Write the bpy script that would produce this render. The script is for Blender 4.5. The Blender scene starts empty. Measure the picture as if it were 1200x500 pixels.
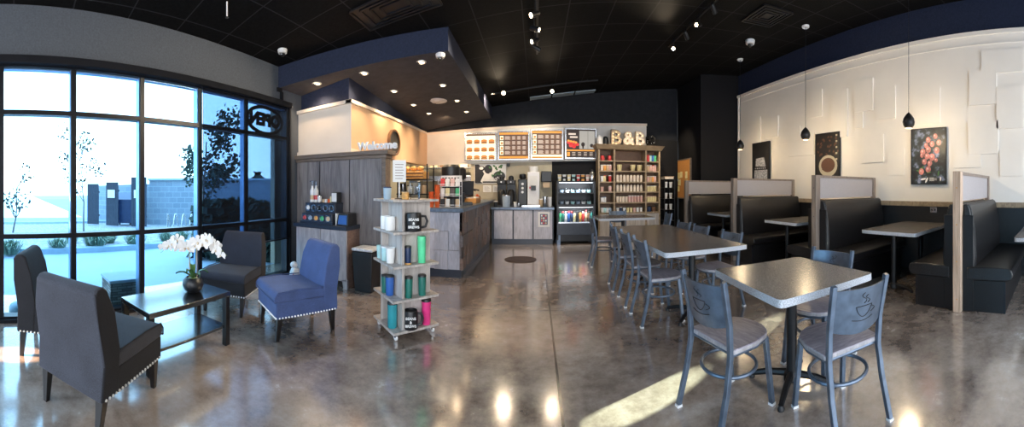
import bpy, math, random
from mathutils import Vector, Matrix
random.seed(7)
PI = math.pi
SC = bpy.context.scene
COL = SC.collection
R = math.radians

# ---------------------------------------------------------------- camera model (a phone panorama: central cylindrical)
FOC, CX, HY, EYE = 390.0, 628.0, 220.0, 1.35

def ang(px):
    return (px - CX) / FOC

def onY(px, py, Y):
    t = ang(px); d = Y / math.cos(t)
    return Vector((Y * math.tan(t), Y, EYE + (HY - py) * d / FOC))

def onX(px, py, X):
    t = ang(px); d = X / math.sin(t)
    return Vector((X, d * math.cos(t), EYE + (HY - py) * d / FOC))

CEIL0, CEILK = 3.664, 0.1385      # the dark ceiling rises towards the booths
def ceil_z(x, drop=0.0):
    return CEIL0 + CEILK * x - drop

def onCeil(px, py, drop=0.0):
    t = ang(px); s = (HY - py) / FOC
    r = (CEIL0 - drop - EYE) / (s - CEILK * math.sin(t))
    return Vector((r * math.sin(t), r * math.cos(t), EYE + s * r))

# ---------------------------------------------------------------- mesh builder
class MB:
    def __init__(s):
        s.v = []; s.f = []; s.m = []; s.cur = 0; s.M = Matrix.Identity(4)
    def mat(s, i):
        s.cur = i; return s
    def xf(s, M=None):
        s.M = M if M is not None else Matrix.Identity(4); return s
    def add(s, vs, fs):
        b = len(s.v)
        s.v += [tuple(s.M @ Vector(p)) for p in vs]
        for f in fs:
            s.f.append([b + i for i in f]); s.m.append(s.cur)
        return s
    def box(s, x0, x1, y0, y1, z0, z1):
        vs = [(x, y, z) for z in (z0, z1) for y in (y0, y1) for x in (x0, x1)]
        return s.add(vs, [(0, 2, 3, 1), (4, 5, 7, 6), (0, 1, 5, 4), (2, 6, 7, 3), (0, 4, 6, 2), (1, 3, 7, 5)])
    def hexa(s, p):        # 4 bottom points ccw, 4 top points ccw
        return s.add(p, [(3, 2, 1, 0), (4, 5, 6, 7), (0, 1, 5, 4), (1, 2, 6, 5), (2, 3, 7, 6), (3, 0, 4, 7)])
    def quad(s, a, b, c, d):
        return s.add([a, b, c, d], [(0, 1, 2, 3)])
    def prism(s, poly, z0, z1):
        n = len(poly)
        vs = [(p[0], p[1], z0) for p in poly] + [(p[0], p[1], z1) for p in poly]
        fs = [tuple(reversed(range(n))), tuple(range(n, 2 * n))]
        fs += [(i, (i + 1) % n, n + (i + 1) % n, n + i) for i in range(n)]
        return s.add(vs, fs)
    def slab(s, poly, y0, y1):   # outline in XZ, extruded along Y
        n = len(poly)
        vs = [(p[0], y0, p[1]) for p in poly] + [(p[0], y1, p[1]) for p in poly]
        fs = [tuple(range(n)), tuple(reversed(range(n, 2 * n)))]
        fs += [((i + 1) % n, i, n + i, n + (i + 1) % n) for i in range(n)]
        return s.add(vs, fs)
    def tube(s, pts, r, n=8, closed=False, twist=0.0):
        pts = [Vector(p) for p in pts]
        k = len(pts)
        rs = r if isinstance(r, (list, tuple)) else [r] * k
        vs = []; prev = None
        for i, p in enumerate(pts):
            if closed:
                t = pts[(i + 1) % k] - pts[i - 1]
            else:
                t = pts[min(i + 1, k - 1)] - pts[max(i - 1, 0)]
            if t.length < 1e-9: t = Vector((0, 0, 1))
            t.normalize()
            if prev is None:
                a = Vector((0, 0, 1)) if abs(t.z) < .9 else Vector((1, 0, 0))
                u = t.cross(a).normalized()
            else:
                u = (prev - t * prev.dot(t))
                if u.length < 1e-6: u = t.orthogonal()
                u.normalize()
            prev = u
            w = t.cross(u)
            for j in range(n):
                a = 2 * PI * j / n + twist
                vs.append(p + (u * math.cos(a) + w * math.sin(a)) * rs[i])
        fs = []
        for i in range(k if closed else k - 1):
            for j in range(n):
                a = i * n + j; b = i * n + (j + 1) % n
                c = ((i + 1) % k) * n + (j + 1) % n; d = ((i + 1) % k) * n + j
                fs.append((a, b, c, d))
        if not closed:
            fs.append(tuple(reversed(range(n)))); fs.append(tuple(range((k - 1) * n, k * n)))
        return s.add(vs, fs)
    def sq(s, a, b, w, h=None):     # square bar between two points
        return s.tube([a, b], w * .7071, 4, twist=PI / 4)
    def lathe(s, prof, c=(0, 0, 0), n=20, ring=False):
        vs = []; k = len(prof)
        for r, z in prof:
            for j in range(n):
                a = 2 * PI * j / n
                vs.append((c[0] + r * math.cos(a), c[1] + r * math.sin(a), c[2] + z))
        fs = []
        for i in range(k - 1):
            for j in range(n):
                fs.append((i * n + j, i * n + (j + 1) % n, (i + 1) * n + (j + 1) % n, (i + 1) * n + j))
        if ring:
            for j in range(n):
                fs.append(((k - 1) * n + j, (k - 1) * n + (j + 1) % n, (j + 1) % n, j))
        else:
            fs.append(tuple(reversed(range(n)))); fs.append(tuple(range((k - 1) * n, k * n)))
        return s.add(vs, fs)
    def ell(s, c, r, n=12, m=8):
        if not isinstance(r, (tuple, list)): r = (r, r, r)
        vs = [(c[0], c[1], c[2] - r[2])]
        for i in range(1, m):
            t = PI * i / m
            for j in range(n):
                a = 2 * PI * j / n
                vs.append((c[0] + r[0] * math.sin(t) * math.cos(a), c[1] + r[1] * math.sin(t) * math.sin(a), c[2] - r[2] * math.cos(t)))
        vs.append((c[0], c[1], c[2] + r[2]))
        fs = [(0, 1 + (j + 1) % n, 1 + j) for j in range(n)]
        for i in range(m - 2):
            for j in range(n):
                a = 1 + i * n + j; b = 1 + i * n + (j + 1) % n
                fs.append((a, b, b + n, a + n))
        L = len(vs) - 1; o = 1 + (m - 2) * n
        fs += [(L, o + j, o + (j + 1) % n) for j in range(n)]
        return s.add(vs, fs)
    def build(s, name, mats, parent=None, bevel=0, seg=2, smooth=40, loc=None, rz=0):
        me = bpy.data.meshes.new(name)
        me.from_pydata(s.v, [], s.f)
        if not isinstance(mats, (list, tuple)): mats = [mats]
        for m in mats: me.materials.append(M[m] if isinstance(m, str) else m)
        for p, i in zip(me.polygons, s.m): p.material_index = i
        me.validate(); me.update()
        if smooth:
            me.shade_smooth(); me.set_sharp_from_angle(angle=R(smooth))
        o = bpy.data.objects.new(name, me); COL.objects.link(o)
        if parent is not None: o.parent = parent
        if loc is not None: o.location = loc
        if rz: o.rotation_euler.z = rz
        if bevel:
            b = o.modifiers.new('edge', 'BEVEL'); b.width = bevel; b.segments = seg; b.limit_method = 'ANGLE'; b.angle_limit = R(40)
            b.harden_normals = False
        return o

def tag(o, label, cat, group=None, kind=None):
    o['label'] = label; o['category'] = cat
    if group: o['group'] = group
    if kind: o['kind'] = kind
    return o

def thing(name, label, cat, loc=(0, 0, 0), rz=0, group=None):
    o = bpy.data.objects.new(name, None); COL.objects.link(o)
    o.empty_display_size = .1
    o.location = loc; o.rotation_euler = (0, 0, rz)
    return tag(o, label, cat, group)

def dup(root, label, loc=None, rz=None, group=None):
    def cp(o, par):
        c = o.copy(); COL.objects.link(c)
        if par is not None: c.parent = par
        for ch in KIDS.get(o.name, None) or [x for x in COL.objects if x.parent == o]:
            cp(ch, c)
        return c
    r = cp(root, None)
    r['label'] = label
    if loc is not None: r.location = loc
    if rz is not None: r.rotation_euler.z = rz
    if group: r['group'] = group
    return r
KIDS = {}

def struct(o):
    o['kind'] = 'structure'; return o

def face(dx, dy):
    return math.atan2(-dx, dy)

ORD = ['first', 'second', 'third', 'fourth', 'fifth', 'sixth', 'seventh', 'eighth', 'ninth', 'tenth', 'eleventh', 'twelfth']

# ---------------------------------------------------------------- materials
M = {}
def nodes(name):
    m = bpy.data.materials.new(name); m.use_nodes = True
    nt = m.node_tree; b = nt.nodes['Principled BSDF']
    return m, nt, b

def noise(nt, scale=5, detail=4, stretch=None, rough=.5, coord='Object'):
    tc = nt.nodes.new('ShaderNodeTexCoord'); n = nt.nodes.new('ShaderNodeTexNoise')
    n.inputs['Scale'].default_value = scale; n.inputs['Detail'].default_value = detail; n.inputs['Roughness'].default_value = rough
    if stretch:
        mp = nt.nodes.new('ShaderNodeMapping'); mp.inputs['Scale'].default_value = stretch
        nt.links.new(tc.outputs[coord], mp.inputs['Vector']); nt.links.new(mp.outputs[0], n.inputs['Vector'])
    else:
        nt.links.new(tc.outputs[coord], n.inputs['Vector'])
    return n

def ramp(nt, src, stops):
    r = nt.nodes.new('ShaderNodeValToRGB'); e = r.color_ramp.elements
    while len(e) < len(stops): e.new(.5)
    for x, (p, c) in zip(e, stops):
        x.position = p; x.color = (c[0], c[1], c[2], 1) if not isinstance(c, (int, float)) else (c, c, c, 1)
    nt.links.new(src, r.inputs[0]); return r

def bump(nt, b, src, strength=.2, dist=.01):
    k = nt.nodes.new('ShaderNodeBump'); k.inputs['Strength'].default_value = strength; k.inputs['Distance'].default_value = dist
    nt.links.new(src, k.inputs['Height']); nt.links.new(k.outputs[0], b.inputs['Normal'])

def plain(name, c, rough=.5, metal=0, var=.15, scale=8, bmp=0, coat=0, spec=None, stretch=None):
    m, nt, b = nodes(name)
    n = noise(nt, scale, 3, stretch)
    lo = [x * (1 - var) for x in c]; hi = [min(1, x * (1 + var)) for x in c]
    r = ramp(nt, n.outputs['Fac'], [(.3, lo), (.7, hi)])
    nt.links.new(r.outputs[0], b.inputs['Base Color'])
    b.inputs['Roughness'].default_value = rough; b.inputs['Metallic'].default_value = metal
    b.inputs['Coat Weight'].default_value = coat
    if spec is not None: b.inputs['Specular IOR Level'].default_value = spec
    if bmp: bump(nt, b, n.outputs['Fac'], bmp, .01)
    M[name] = m; return m

def emit(name, c, s):
    m, nt, b = nodes(name)
    n = noise(nt, 3, 2); r = ramp(nt, n.outputs['Fac'], [(0, [x * .95 for x in c]), (1, c)])
    nt.links.new(r.outputs[0], b.inputs['Emission Color'])
    b.inputs['Base Color'].default_value = (*[x * .3 for x in c], 1); b.inputs['Emission Strength'].default_value = s; b.inputs['Roughness'].default_value = .6
    M[name] = m; return m

def wood(name, dark, light, stretch=(30, 30, 2.0), rough=.5, scale=1.0, wave=True):
    m, nt, b = nodes(name)
    tc = nt.nodes.new('ShaderNodeTexCoord'); mp = nt.nodes.new('ShaderNodeMapping')
    mp.inputs['Scale'].default_value = [s * scale for s in stretch]
    nt.links.new(tc.outputs['Object'], mp.inputs['Vector'])
    n = nt.nodes.new('ShaderNodeTexNoise'); n.inputs['Scale'].default_value = 1; n.inputs['Detail'].default_value = 6
    n.inputs['Roughness'].default_value = .65; n.inputs['Distortion'].default_value = 1.2
    nt.links.new(mp.outputs[0], n.inputs['Vector'])
    mid = [(a + c) / 2 for a, c in zip(dark, light)]
    r = ramp(nt, n.outputs['Fac'], [(.3, dark), (.5, mid), (.7, light)])
    nt.links.new(r.outputs[0], b.inputs['Base Color'])
    b.inputs['Roughness'].default_value = rough
    bump(nt, b, n.outputs['Fac'], .15, .004)
    M[name] = m; return m

def fabric(name, c, sheen=.3):
    m, nt, b = nodes(name)
    n = noise(nt, 260, 2); n2 = noise(nt, 5, 2)
    mx = nt.nodes.new('ShaderNodeMath'); mx.operation = 'MULTIPLY_ADD'
    nt.links.new(n2.outputs['Fac'], mx.inputs[0]); mx.inputs[1].default_value = .5
    nt.links.new(n.outputs['Fac'], mx.inputs[2])
    r = ramp(nt, mx.outputs[0], [(.45, [x * .55 for x in c]), (1.0, [min(1, x * 1.5) for x in c])])
    nt.links.new(r.outputs[0], b.inputs['Base Color']); b.inputs['Roughness'].default_value = .9
    b.inputs['Sheen Weight'].default_value = sheen; bump(nt, b, n.outputs['Fac'], .4, .003)
    M[name] = m; return m

def floor_mat():
    m, nt, b = nodes('polished_concrete')
    L = nt.links.new
    n1 = noise(nt, .55, 6, rough=.6); n2 = noise(nt, 4.2, 10, rough=.75); n3 = noise(nt, 40, 3)
    a = nt.nodes.new('ShaderNodeMath'); a.operation = 'MULTIPLY_ADD'; a.inputs[1].default_value = .55
    L(n1.outputs['Fac'], a.inputs[0])
    c = nt.nodes.new('ShaderNodeMath'); c.operation = 'MULTIPLY'; c.inputs[1].default_value = .5
    L(n2.outputs['Fac'], c.inputs[0]); L(c.outputs[0], a.inputs[2])
    r = ramp(nt, a.outputs[0], [(.38, (.06, .046, .042)), (.46, (.20, .155, .13)), (.54, (.345, .28, .235)), (.66, (.52, .465, .42))])
    # control joints
    tc = nt.nodes.new('ShaderNodeTexCoord'); sp = nt.nodes.new('ShaderNodeSeparateXYZ'); L(tc.outputs['Object'], sp.inputs[0])
    def line(sock, at, w):
        s1 = nt.nodes.new('ShaderNodeMath'); s1.operation = 'SUBTRACT'; s1.inputs[1].default_value = at; L(sock, s1.inputs[0])
        s2 = nt.nodes.new('ShaderNodeMath'); s2.operation = 'ABSOLUTE'; L(s1.outputs[0], s2.inputs[0])
        s3 = nt.nodes.new('ShaderNodeMath'); s3.operation = 'LESS_THAN'; s3.inputs[1].default_value = w; L(s2.outputs[0], s3.inputs[0])
        return s3.outputs[0]
    ls = [line(sp.outputs['X'], .155, .009), line(sp.outputs['Y'], 3.66, .007), line(sp.outputs['Y'], 6.9, .006)]
    acc = ls[0]
    for q in ls[1:]:
        mx = nt.nodes.new('ShaderNodeMath'); mx.operation = 'MAXIMUM'; L(acc, mx.inputs[0]); L(q, mx.inputs[1]); acc = mx.outputs[0]
    mix = nt.nodes.new('ShaderNodeMix'); mix.data_type = 'RGBA'
    L(acc, mix.inputs['Factor']); L(r.outputs[0], mix.inputs['A']); mix.inputs['B'].default_value = (.02, .018, .017, 1)
    L(mix.outputs['Result'], b.inputs['Base Color'])
    rr = ramp(nt, n2.outputs['Fac'], [(.3, .13), (.7, .30)]); L(rr.outputs[0], b.inputs['Roughness'])
    b.inputs['Specular IOR Level'].default_value = .75
    b.inputs['Coat Weight'].default_value = 1; b.inputs['Coat IOR'].default_value = 2.3; b.inputs['Coat Roughness'].default_value = .13
    bump(nt, b, n3.outputs['Fac'], .05, .002)
    M['floor'] = m

def ceiling_mat():
    m, nt, b = nodes('black_ceiling_tile')
    L = nt.links.new
    tc = nt.nodes.new('ShaderNodeTexCoord'); sp = nt.nodes.new('ShaderNodeSeparateXYZ'); L(tc.outputs['Object'], sp.inputs[0])
    acc = None
    for ax, pitch, off in (('X', .61, .3), ('Y', .61, .0)):
        d = nt.nodes.new('ShaderNodeMath'); d.operation = 'MULTIPLY_ADD'; d.inputs[1].default_value = 1 / pitch; d.inputs[2].default_value = off + 50; L(sp.outputs[ax], d.inputs[0])
        fr = nt.nodes.new('ShaderNodeMath'); fr.operation = 'FRACT'; L(d.outputs[0], fr.inputs[0])
        lt = nt.nodes.new('ShaderNodeMath'); lt.operation = 'LESS_THAN'; lt.inputs[1].default_value = .025; L(fr.outputs[0], lt.inputs[0])
        if acc is None: acc = lt.outputs[0]
        else:
            mx = nt.nodes.new('ShaderNodeMath'); mx.operation = 'MAXIMUM'; L(acc, mx.inputs[0]); L(lt.outputs[0], mx.inputs[1]); acc = mx.outputs[0]
    n = noise(nt, 30, 4); r = ramp(nt, n.outputs['Fac'], [(.3, (.005, .005, .0055)), (.7, (.009, .009, .0095))])
    mix = nt.nodes.new('ShaderNodeMix'); mix.data_type = 'RGBA'
    L(acc, mix.inputs['Factor']); L(r.outputs[0], mix.inputs['A']); mix.inputs['B'].default_value = (.032, .032, .036, 1)
    L(mix.outputs['Result'], b.inputs['Base Color']); b.inputs['Roughness'].default_value = .7; b.inputs['Specular IOR Level'].default_value = .08
    M['ceiling'] = m

def glass_mat(name, tint, refl=.06, rough=0.0):
    m = bpy.data.materials.new(name); m.use_nodes = True; nt = m.node_tree; nt.nodes.clear()
    o = nt.nodes.new('ShaderNodeOutputMaterial'); mx = nt.nodes.new('ShaderNodeMixShader')
    t = nt.nodes.new('ShaderNodeBsdfTransparent'); t.inputs[0].default_value = (*tint, 1)
    g = nt.nodes.new('ShaderNodeBsdfGlossy'); g.inputs['Roughness'].default_value = rough
    f = nt.nodes.new('ShaderNodeFresnel'); f.inputs[0].default_value = 1.35
    k = nt.nodes.new('ShaderNodeMath'); k.operation = 'MULTIPLY'; k.inputs[1].default_value = refl * 10
    nt.links.new(f.outputs[0], k.inputs[0]); nt.links.new(k.outputs[0], mx.inputs[0])
    nt.links.new(t.outputs[0], mx.inputs[1]); nt.links.new(g.outputs[0], mx.inputs[2]); nt.links.new(mx.outputs[0], o.inputs[0])
    M[name] = m

def veil_mat(name, tint, see, c, translucent=.0):      # woven see-through stuff: shade cloth, frosted panel
    m = bpy.data.materials.new(name); m.use_nodes = True; nt = m.node_tree; nt.nodes.clear()
    o = nt.nodes.new('ShaderNodeOutputMaterial'); mx = nt.nodes.new('ShaderNodeMixShader')
    t = nt.nodes.new('ShaderNodeBsdfTransparent'); t.inputs[0].default_value = (*tint, 1)
    d = nt.nodes.new('ShaderNodeBsdfDiffuse'); n = noise(nt, 60, 2)
    r = ramp(nt, n.outputs['Fac'], [(0, [x * .8 for x in c]), (1, c)]); nt.links.new(r.outputs[0], d.inputs[0])
    src = d.outputs[0]
    if translucent:
        tl = nt.nodes.new('ShaderNodeBsdfTranslucent'); tl.inputs[0].default_value = (*c, 1)
        m2 = nt.nodes.new('ShaderNodeMixShader'); m2.inputs[0].default_value = translucent
        nt.links.new(src, m2.inputs[1]); nt.links.new(tl.outputs[0], m2.inputs[2]); src = m2.outputs[0]
    mx.inputs[0].default_value = 1 - see
    nt.links.new(t.outputs[0], mx.inputs[1]); nt.links.new(src, mx.inputs[2]); nt.links.new(mx.outputs[0], o.inputs[0])
    M[name] = m

def laminate_mat():
    m, nt, b = nodes('speckled_laminate')
    n = noise(nt, 120, 4, rough=.8); r = ramp(nt, n.outputs['Fac'], [(.35, (.065, .065, .07)), (.5, (.14, .135, .135)), (.65, (.32, .30, .29))])
    nt.links.new(r.outputs[0], b.inputs['Base Color']); b.inputs['Roughness'].default_value = .24
    b.inputs['Specular IOR Level'].default_value = .7; M['laminate'] = m

def sidewall(nt, tc, br):
    s = nt.nodes.new('ShaderNodeSeparateXYZ'); c = nt.nodes.new('ShaderNodeCombineXYZ'); a = nt.nodes.new('ShaderNodeMath'); a.operation = 'ADD'
    nt.links.new(tc.outputs['Object'], s.inputs[0]); nt.links.new(s.outputs['X'], a.inputs[0]); nt.links.new(s.outputs['Y'], a.inputs[1])
    nt.links.new(a.outputs[0], c.inputs['X']); nt.links.new(s.outputs['Z'], c.inputs['Y']); nt.links.new(c.outputs[0], br.inputs['Vector'])

def block_mat():
    m, nt, b = nodes('concrete_block')
    br = nt.nodes.new('ShaderNodeTexBrick'); tc = nt.nodes.new('ShaderNodeTexCoord'); mp = nt.nodes.new('ShaderNodeMapping')
    sidewall(nt, tc, br)
    br.inputs['Color1'].default_value = (.22, .27, .33, 1); br.inputs['Color2'].default_value = (.18, .23, .29, 1); br.inputs['Mortar'].default_value = (.28, .34, .4, 1)
    br.inputs['Scale'].default_value = 1; br.inputs['Brick Width'].default_value = .4; br.inputs['Row Height'].default_value = .2; br.inputs['Mortar Size'].default_value = .012
    nt.links.new(br.outputs['Color'], b.inputs['Base Color']); b.inputs['Roughness'].default_value = .9; M['block'] = m

def stone_mat():
    m, nt, b = nodes('stacked_stone')
    br = nt.nodes.new('ShaderNodeTexBrick'); tc = nt.nodes.new('ShaderNodeTexCoord'); mp = nt.nodes.new('ShaderNodeMapping')
    sidewall(nt, tc, br)
    br.inputs['Color1'].default_value = (.32, .30, .29, 1); br.inputs['Color2'].default_value = (.10, .09, .09, 1); br.inputs['Mortar'].default_value = (.04, .04, .04, 1)
    br.inputs['Scale'].default_value = 1; br.inputs['Brick Width'].default_value = .12; br.inputs['Row Height'].default_value = .03; br.inputs['Mortar Size'].default_value = .003
    nt.links.new(br.outputs['Color'], b.inputs['Base Color']); b.inputs['Roughness'].default_value = .9; M['stone'] = m

def poster_mat():      # unlit photo print: dark blurred leaves
    m, nt, b = nodes('photo_print')
    n = noise(nt, 9, 3); r = ramp(nt, n.outputs['Fac'], [(.4, (.012, .014, .02)), (.55, (.03, .045, .05)), (.68, (.22, .27, .42)), (.8, (.5, .5, .6))])
    nt.links.new(r.outputs[0], b.inputs['Base Color']); b.inputs['Roughness'].default_value = .4; M['print'] = m

floor_mat(); ceiling_mat(); laminate_mat(); block_mat(); stone_mat(); poster_mat()
glass_mat('window_glass', (.66, .88, 1.0), .05)
glass_mat('clear_glass', (.93, .97, 1.0), .08)
veil_mat('shade_cloth', (.50, .56, .66), .80, (.03, .034, .042))
veil_mat('frosted', (.9, .9, .95), .10, (.58, .55, .56), .2)
plain('soffit_grey', (.066, .068, .082), .8, spec=.2)
plain('wall_upper', (.016, .018, .023), .8, spec=.2)
plain('wall_grey', (.075, .09, .115), .75, bmp=.1, scale=60)
plain('wall_navy', (.020, .027, .055), .75, scale=40, spec=.2)
plain('wall_black', (.007, .007, .009), .7, spec=.2, scale=30)
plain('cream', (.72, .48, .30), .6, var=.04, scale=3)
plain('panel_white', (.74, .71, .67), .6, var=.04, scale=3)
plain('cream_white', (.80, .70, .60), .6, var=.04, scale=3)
plain('white_wall', (.86, .81, .74), .55, var=.03, scale=2)
plain('beige_wall', (.42, .38, .29), .7, var=.05)
plain('frame_black', (.010, .012, .018), .35, metal=.3)
plain('matte_black', (.009, .010, .014), .8, spec=.15)
plain('jamb_reflection', (.22, .38, .62), .3, metal=.6)
plain('navy_laminate', (.022, .030, .05), .35, scale=20)
plain('black_plastic', (.012, .012, .014), .4)
plain('black_metal', (.015, .015, .017), .4, metal=.4)
plain('steel_blue', (.11, .145, .20), .3, metal=.45, var=.25, scale=14)
plain('steel', (.55, .57, .6), .25, metal=1, var=.1)
plain('edge_speckle', (.50, .53, .58), .4, var=.45, scale=160)
plain('white_plastic', (.8, .8, .82), .4, var=.03)
plain('white_paper', (.75, .75, .74), .7, var=.05)
plain('vinyl', (.008, .008, .0095), .34, var=.3, scale=90, bmp=.35, spec=.6)
plain('booth_base', (.006, .006, .0075), .42, scale=20)
plain('leg_black', (.008, .007, .008), .3)
plain('table_gloss', (.007, .008, .010), .22, coat=1, spec=1.0)
M['table_gloss'].node_tree.nodes['Principled BSDF'].inputs['Coat IOR'].default_value = 2.1; M['table_gloss'].node_tree.nodes['Principled BSDF'].inputs['Coat Roughness'].default_value = .16
plain('silver_nail', (.92, .92, .92), .3, metal=.3)
plain('ceramic_black', (.012, .014, .018), .35, bmp=.2, scale=40)
plain('ceramic_white', (.85, .84, .82), .3, var=.03)
plain('petal', (.88, .87, .86), .55, var=.04)
plain('petal_heart', (.72, .60, .45), .5)
plain('green_leaf', (.06, .16, .05), .45)
plain('stem_green', (.18, .25, .08), .5)
plain('orange', (.75, .13, .03), .45)
plain('orange_light', (.8, .38, .10), .45)
plain('red', (.6, .05, .05), .4); plain('yellow', (.76, .66, .36), .4); plain('green', (.08, .5, .22), .35); plain('teal', (.03, .30, .36), .35)
plain('blue', (.03, .12, .42), .35); plain('deep_blue', (.015, .035, .10), .35); plain('pink', (.80, .05, .25), .35); plain('dark_green', (.02, .16, .13), .3)
plain('bright_green', (.12, .75, .38), .35); plain('pale_teal', (.45, .72, .74), .4); plain('brown', (.16, .08, .04), .5); plain('tan', (.62, .45, .28), .55)
plain('bread', (.62, .33, .10), .6, var=.3, scale=40); plain('cork', (.50, .22, .06), .8, var=.25, scale=50)
plain('note_yellow', (.78, .62, .28), .7); plain('rose', (.72, .46, .42), .45)
plain('berry', (.50, .19, .18), .35, var=.45, scale=14); plain('bean_brown', (.10, .045, .03), .5, var=.5, scale=60)
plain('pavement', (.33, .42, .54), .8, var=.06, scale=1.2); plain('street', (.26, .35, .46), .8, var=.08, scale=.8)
plain('far_lot_glare', (.88, .90, .92), .9, var=.03, scale=.3)  # near white: outdoor glare put into the ground colour
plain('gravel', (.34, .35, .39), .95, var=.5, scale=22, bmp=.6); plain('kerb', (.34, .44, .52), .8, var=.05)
plain('grass_blade', (.16, .24, .17), .7, var=.4); plain('bark', (.12, .10, .10), .8); plain('conifer', (.02, .04, .03), .8)
plain('fence_dark', (.022, .032, .055), .6, stretch=(40, 40, .5)); plain('rust', (.045, .025, .018), .5, var=.5, scale=30)
plain('bag_plastic', (.75, .78, .82), .35, var=.2, scale=30)
wood('grey_wood', (.095, .085, .09), (.27, .245, .245), (14, 14, 1.2))
wood('grey_wood_light', (.24, .23, .25), (.52, .50, .52), (12, 12, 2))
wood('seat_wood', (.20, .18, .22), (.46, .42, .47), (6, 34, 20), .38)
wood('stand_wood', (.30, .27, .25), (.60, .56, .53), (14, 14, 1.6))
wood('trim_wood', (.10, .075, .06), (.22, .17, .135), (3, 20, 20))
wood('post_wood', (.38, .27, .19), (.72, .55, .42), (22, 22, 1.5))
wood('post_grey', (.16, .125, .105), (.33, .265, .22), (22, 22, 1.5))
wood('shelf_wood', (.20, .145, .09), (.42, .32, .21), (3, 18, 10))
wood('block_wood_a', (.12, .075, .06), (.25, .17, .14), (4, 20, 20)); wood('block_wood_b', (.085, .07, .07), (.19, .16, .16), (4, 20, 20))
wood('block_wood_c', (.46, .46, .55), (.74, .75, .85), (16, 16, 3)); wood('block_wood_d', (.34, .35, .42), (.56, .57, .66), (16, 16, 3))  # lightened to put window light into the counter front
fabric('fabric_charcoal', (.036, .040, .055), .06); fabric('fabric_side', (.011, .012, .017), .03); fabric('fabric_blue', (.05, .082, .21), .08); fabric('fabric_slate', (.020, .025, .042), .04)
emit('lamp_glow', (1.0, .74, .42), 4.5); emit('track_glow', (1.0, .80, .52), 12); emit('bulb_glow', (1.0, .66, .30), 1.6)
emit('menu_white', (1.0, .90, .62), .55); emit('menu_brown', (.10, .05, .032), .45); emit('menu_dark', (.03, .018, .016), .4)
emit('menu_orange', (.85, .36, .06), .40); emit('menu_text', (.80, .66, .55), .42); emit('menu_bread', (.62, .22, .04), .40); emit('menu_red', (.75, .06, .06), .4)
emit('menu_grey', (.42, .40, .36), .4); emit('menu_tan', (.17, .085, .05), .45); emit('cooler_glow', (.85, .93, 1.0), 2.2); emit('kitchen_glow', (1.0, .85, .6), 9)
emit('screen_blue', (.45, .62, .95), .5)
# ================================================================ SHELL
# floor
struct(MB().box(-4.2, 6.2, -3.0, 11.6, -.12, 0).build('floor', 'floor', smooth=0))
# left wall frame: s runs along the wall, n points into the room
LT = Vector((-.0445, .999, 0)); LN = Vector((.999, .0445, 0)); LB = LN * -3.35
LM = Matrix(((LN.x, LT.x, 0, LB.x), (LN.y, LT.y, 0, LB.y), (0, 0, 1, 0), (0, 0, 0, 1)))   # local (n, s, z)
def lw(n, s, z):
    return LM @ Vector((n, s, z))
S_M = [-.72, .03, .775, 1.55, 2.33, 3.10, 3.965]          # mullion centres
Z_TOP, Z_M1, Z_M2 = 2.60, 2.115, .86
w = MB().xf(LM)
w.box(-.14, 0, -3, 4.9, Z_TOP, 3.62)
w.box(-.14, 0, 3.99, 4.9, 0, Z_TOP)
w.box(-.14, 0, -3, -.80, 0, Z_TOP)
struct(w.build('wall_left', 'wall_grey', smooth=0))
# storefront window: frame with glass
wf = MB().xf(LM)
wf.mat(0)
for s in S_M: wf.box(-.11, .0, s - .026, s + .026, 0, Z_TOP)
for s in (S_M[-1] + .02,): wf.box(-.11, .03, s, s + .035, 0, Z_TOP)
wf.box(-.11, 0, S_M[0], S_M[-1], 0, .055); wf.box(-.12, .035, -.8, 4.0, -.0, .035)
wf.box(-.11, .002, S_M[0], S_M[-1], Z_M1 - .024, Z_M1 + .024); wf.box(-.11, .002, S_M[0], S_M[-1], Z_M2 - .024, Z_M2 + .024)
wf.box(-.11, .01, S_M[0], S_M[-1], Z_TOP - .03, Z_TOP + .02)
wf.mat(1)  # light blue strips: the jambs' reflection put into colour
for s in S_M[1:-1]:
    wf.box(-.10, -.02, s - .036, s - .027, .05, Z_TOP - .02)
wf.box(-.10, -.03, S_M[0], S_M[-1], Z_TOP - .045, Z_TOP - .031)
win = struct(wf.build('window_1', ['frame_black', 'jamb_reflection'], smooth=0))
for a, b in zip(S_M[:-1], S_M[1:]):
    for z0, z1 in ((.055, Z_M2 - .024), (Z_M2 + .024, Z_M1 - .024), (Z_M1 + .024, Z_TOP - .03)):
        g = MB().xf(LM).box(-.062, -.056, a + .026, b - .026, z0, z1).build('window_pane', 'window_glass', win, smooth=0)
# roller shade housing runs the whole window head
hd = MB().xf(LM)
hd.box(.003, .085, -.8, 3.985, Z_TOP - .015, Z_TOP + .065)
ro = hd.build('roller_shade_cassette', 'matte_black', bevel=.008)
tag(ro, 'long black roller shade cassette across the head of the storefront window', 'shade cassette')
MB().xf(LM).box(.005, .08, 3.985, 3.992, Z_TOP - .01, Z_TOP + .02).build('end_cap', 'white_plastic', ro)
sh = MB().xf(LM).box(.045, .047, 2.33, 3.955, .585, Z_TOP).build('mesh_blind', 'shade_cloth', smooth=0)
tag(sh, 'dark mesh roller shade pulled down over the last two window bays', 'roller shade')
MB().xf(LM).box(.035, .057, 2.33, 3.955, .57, .59).build('hem_bar', 'frame_black', sh)

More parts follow.
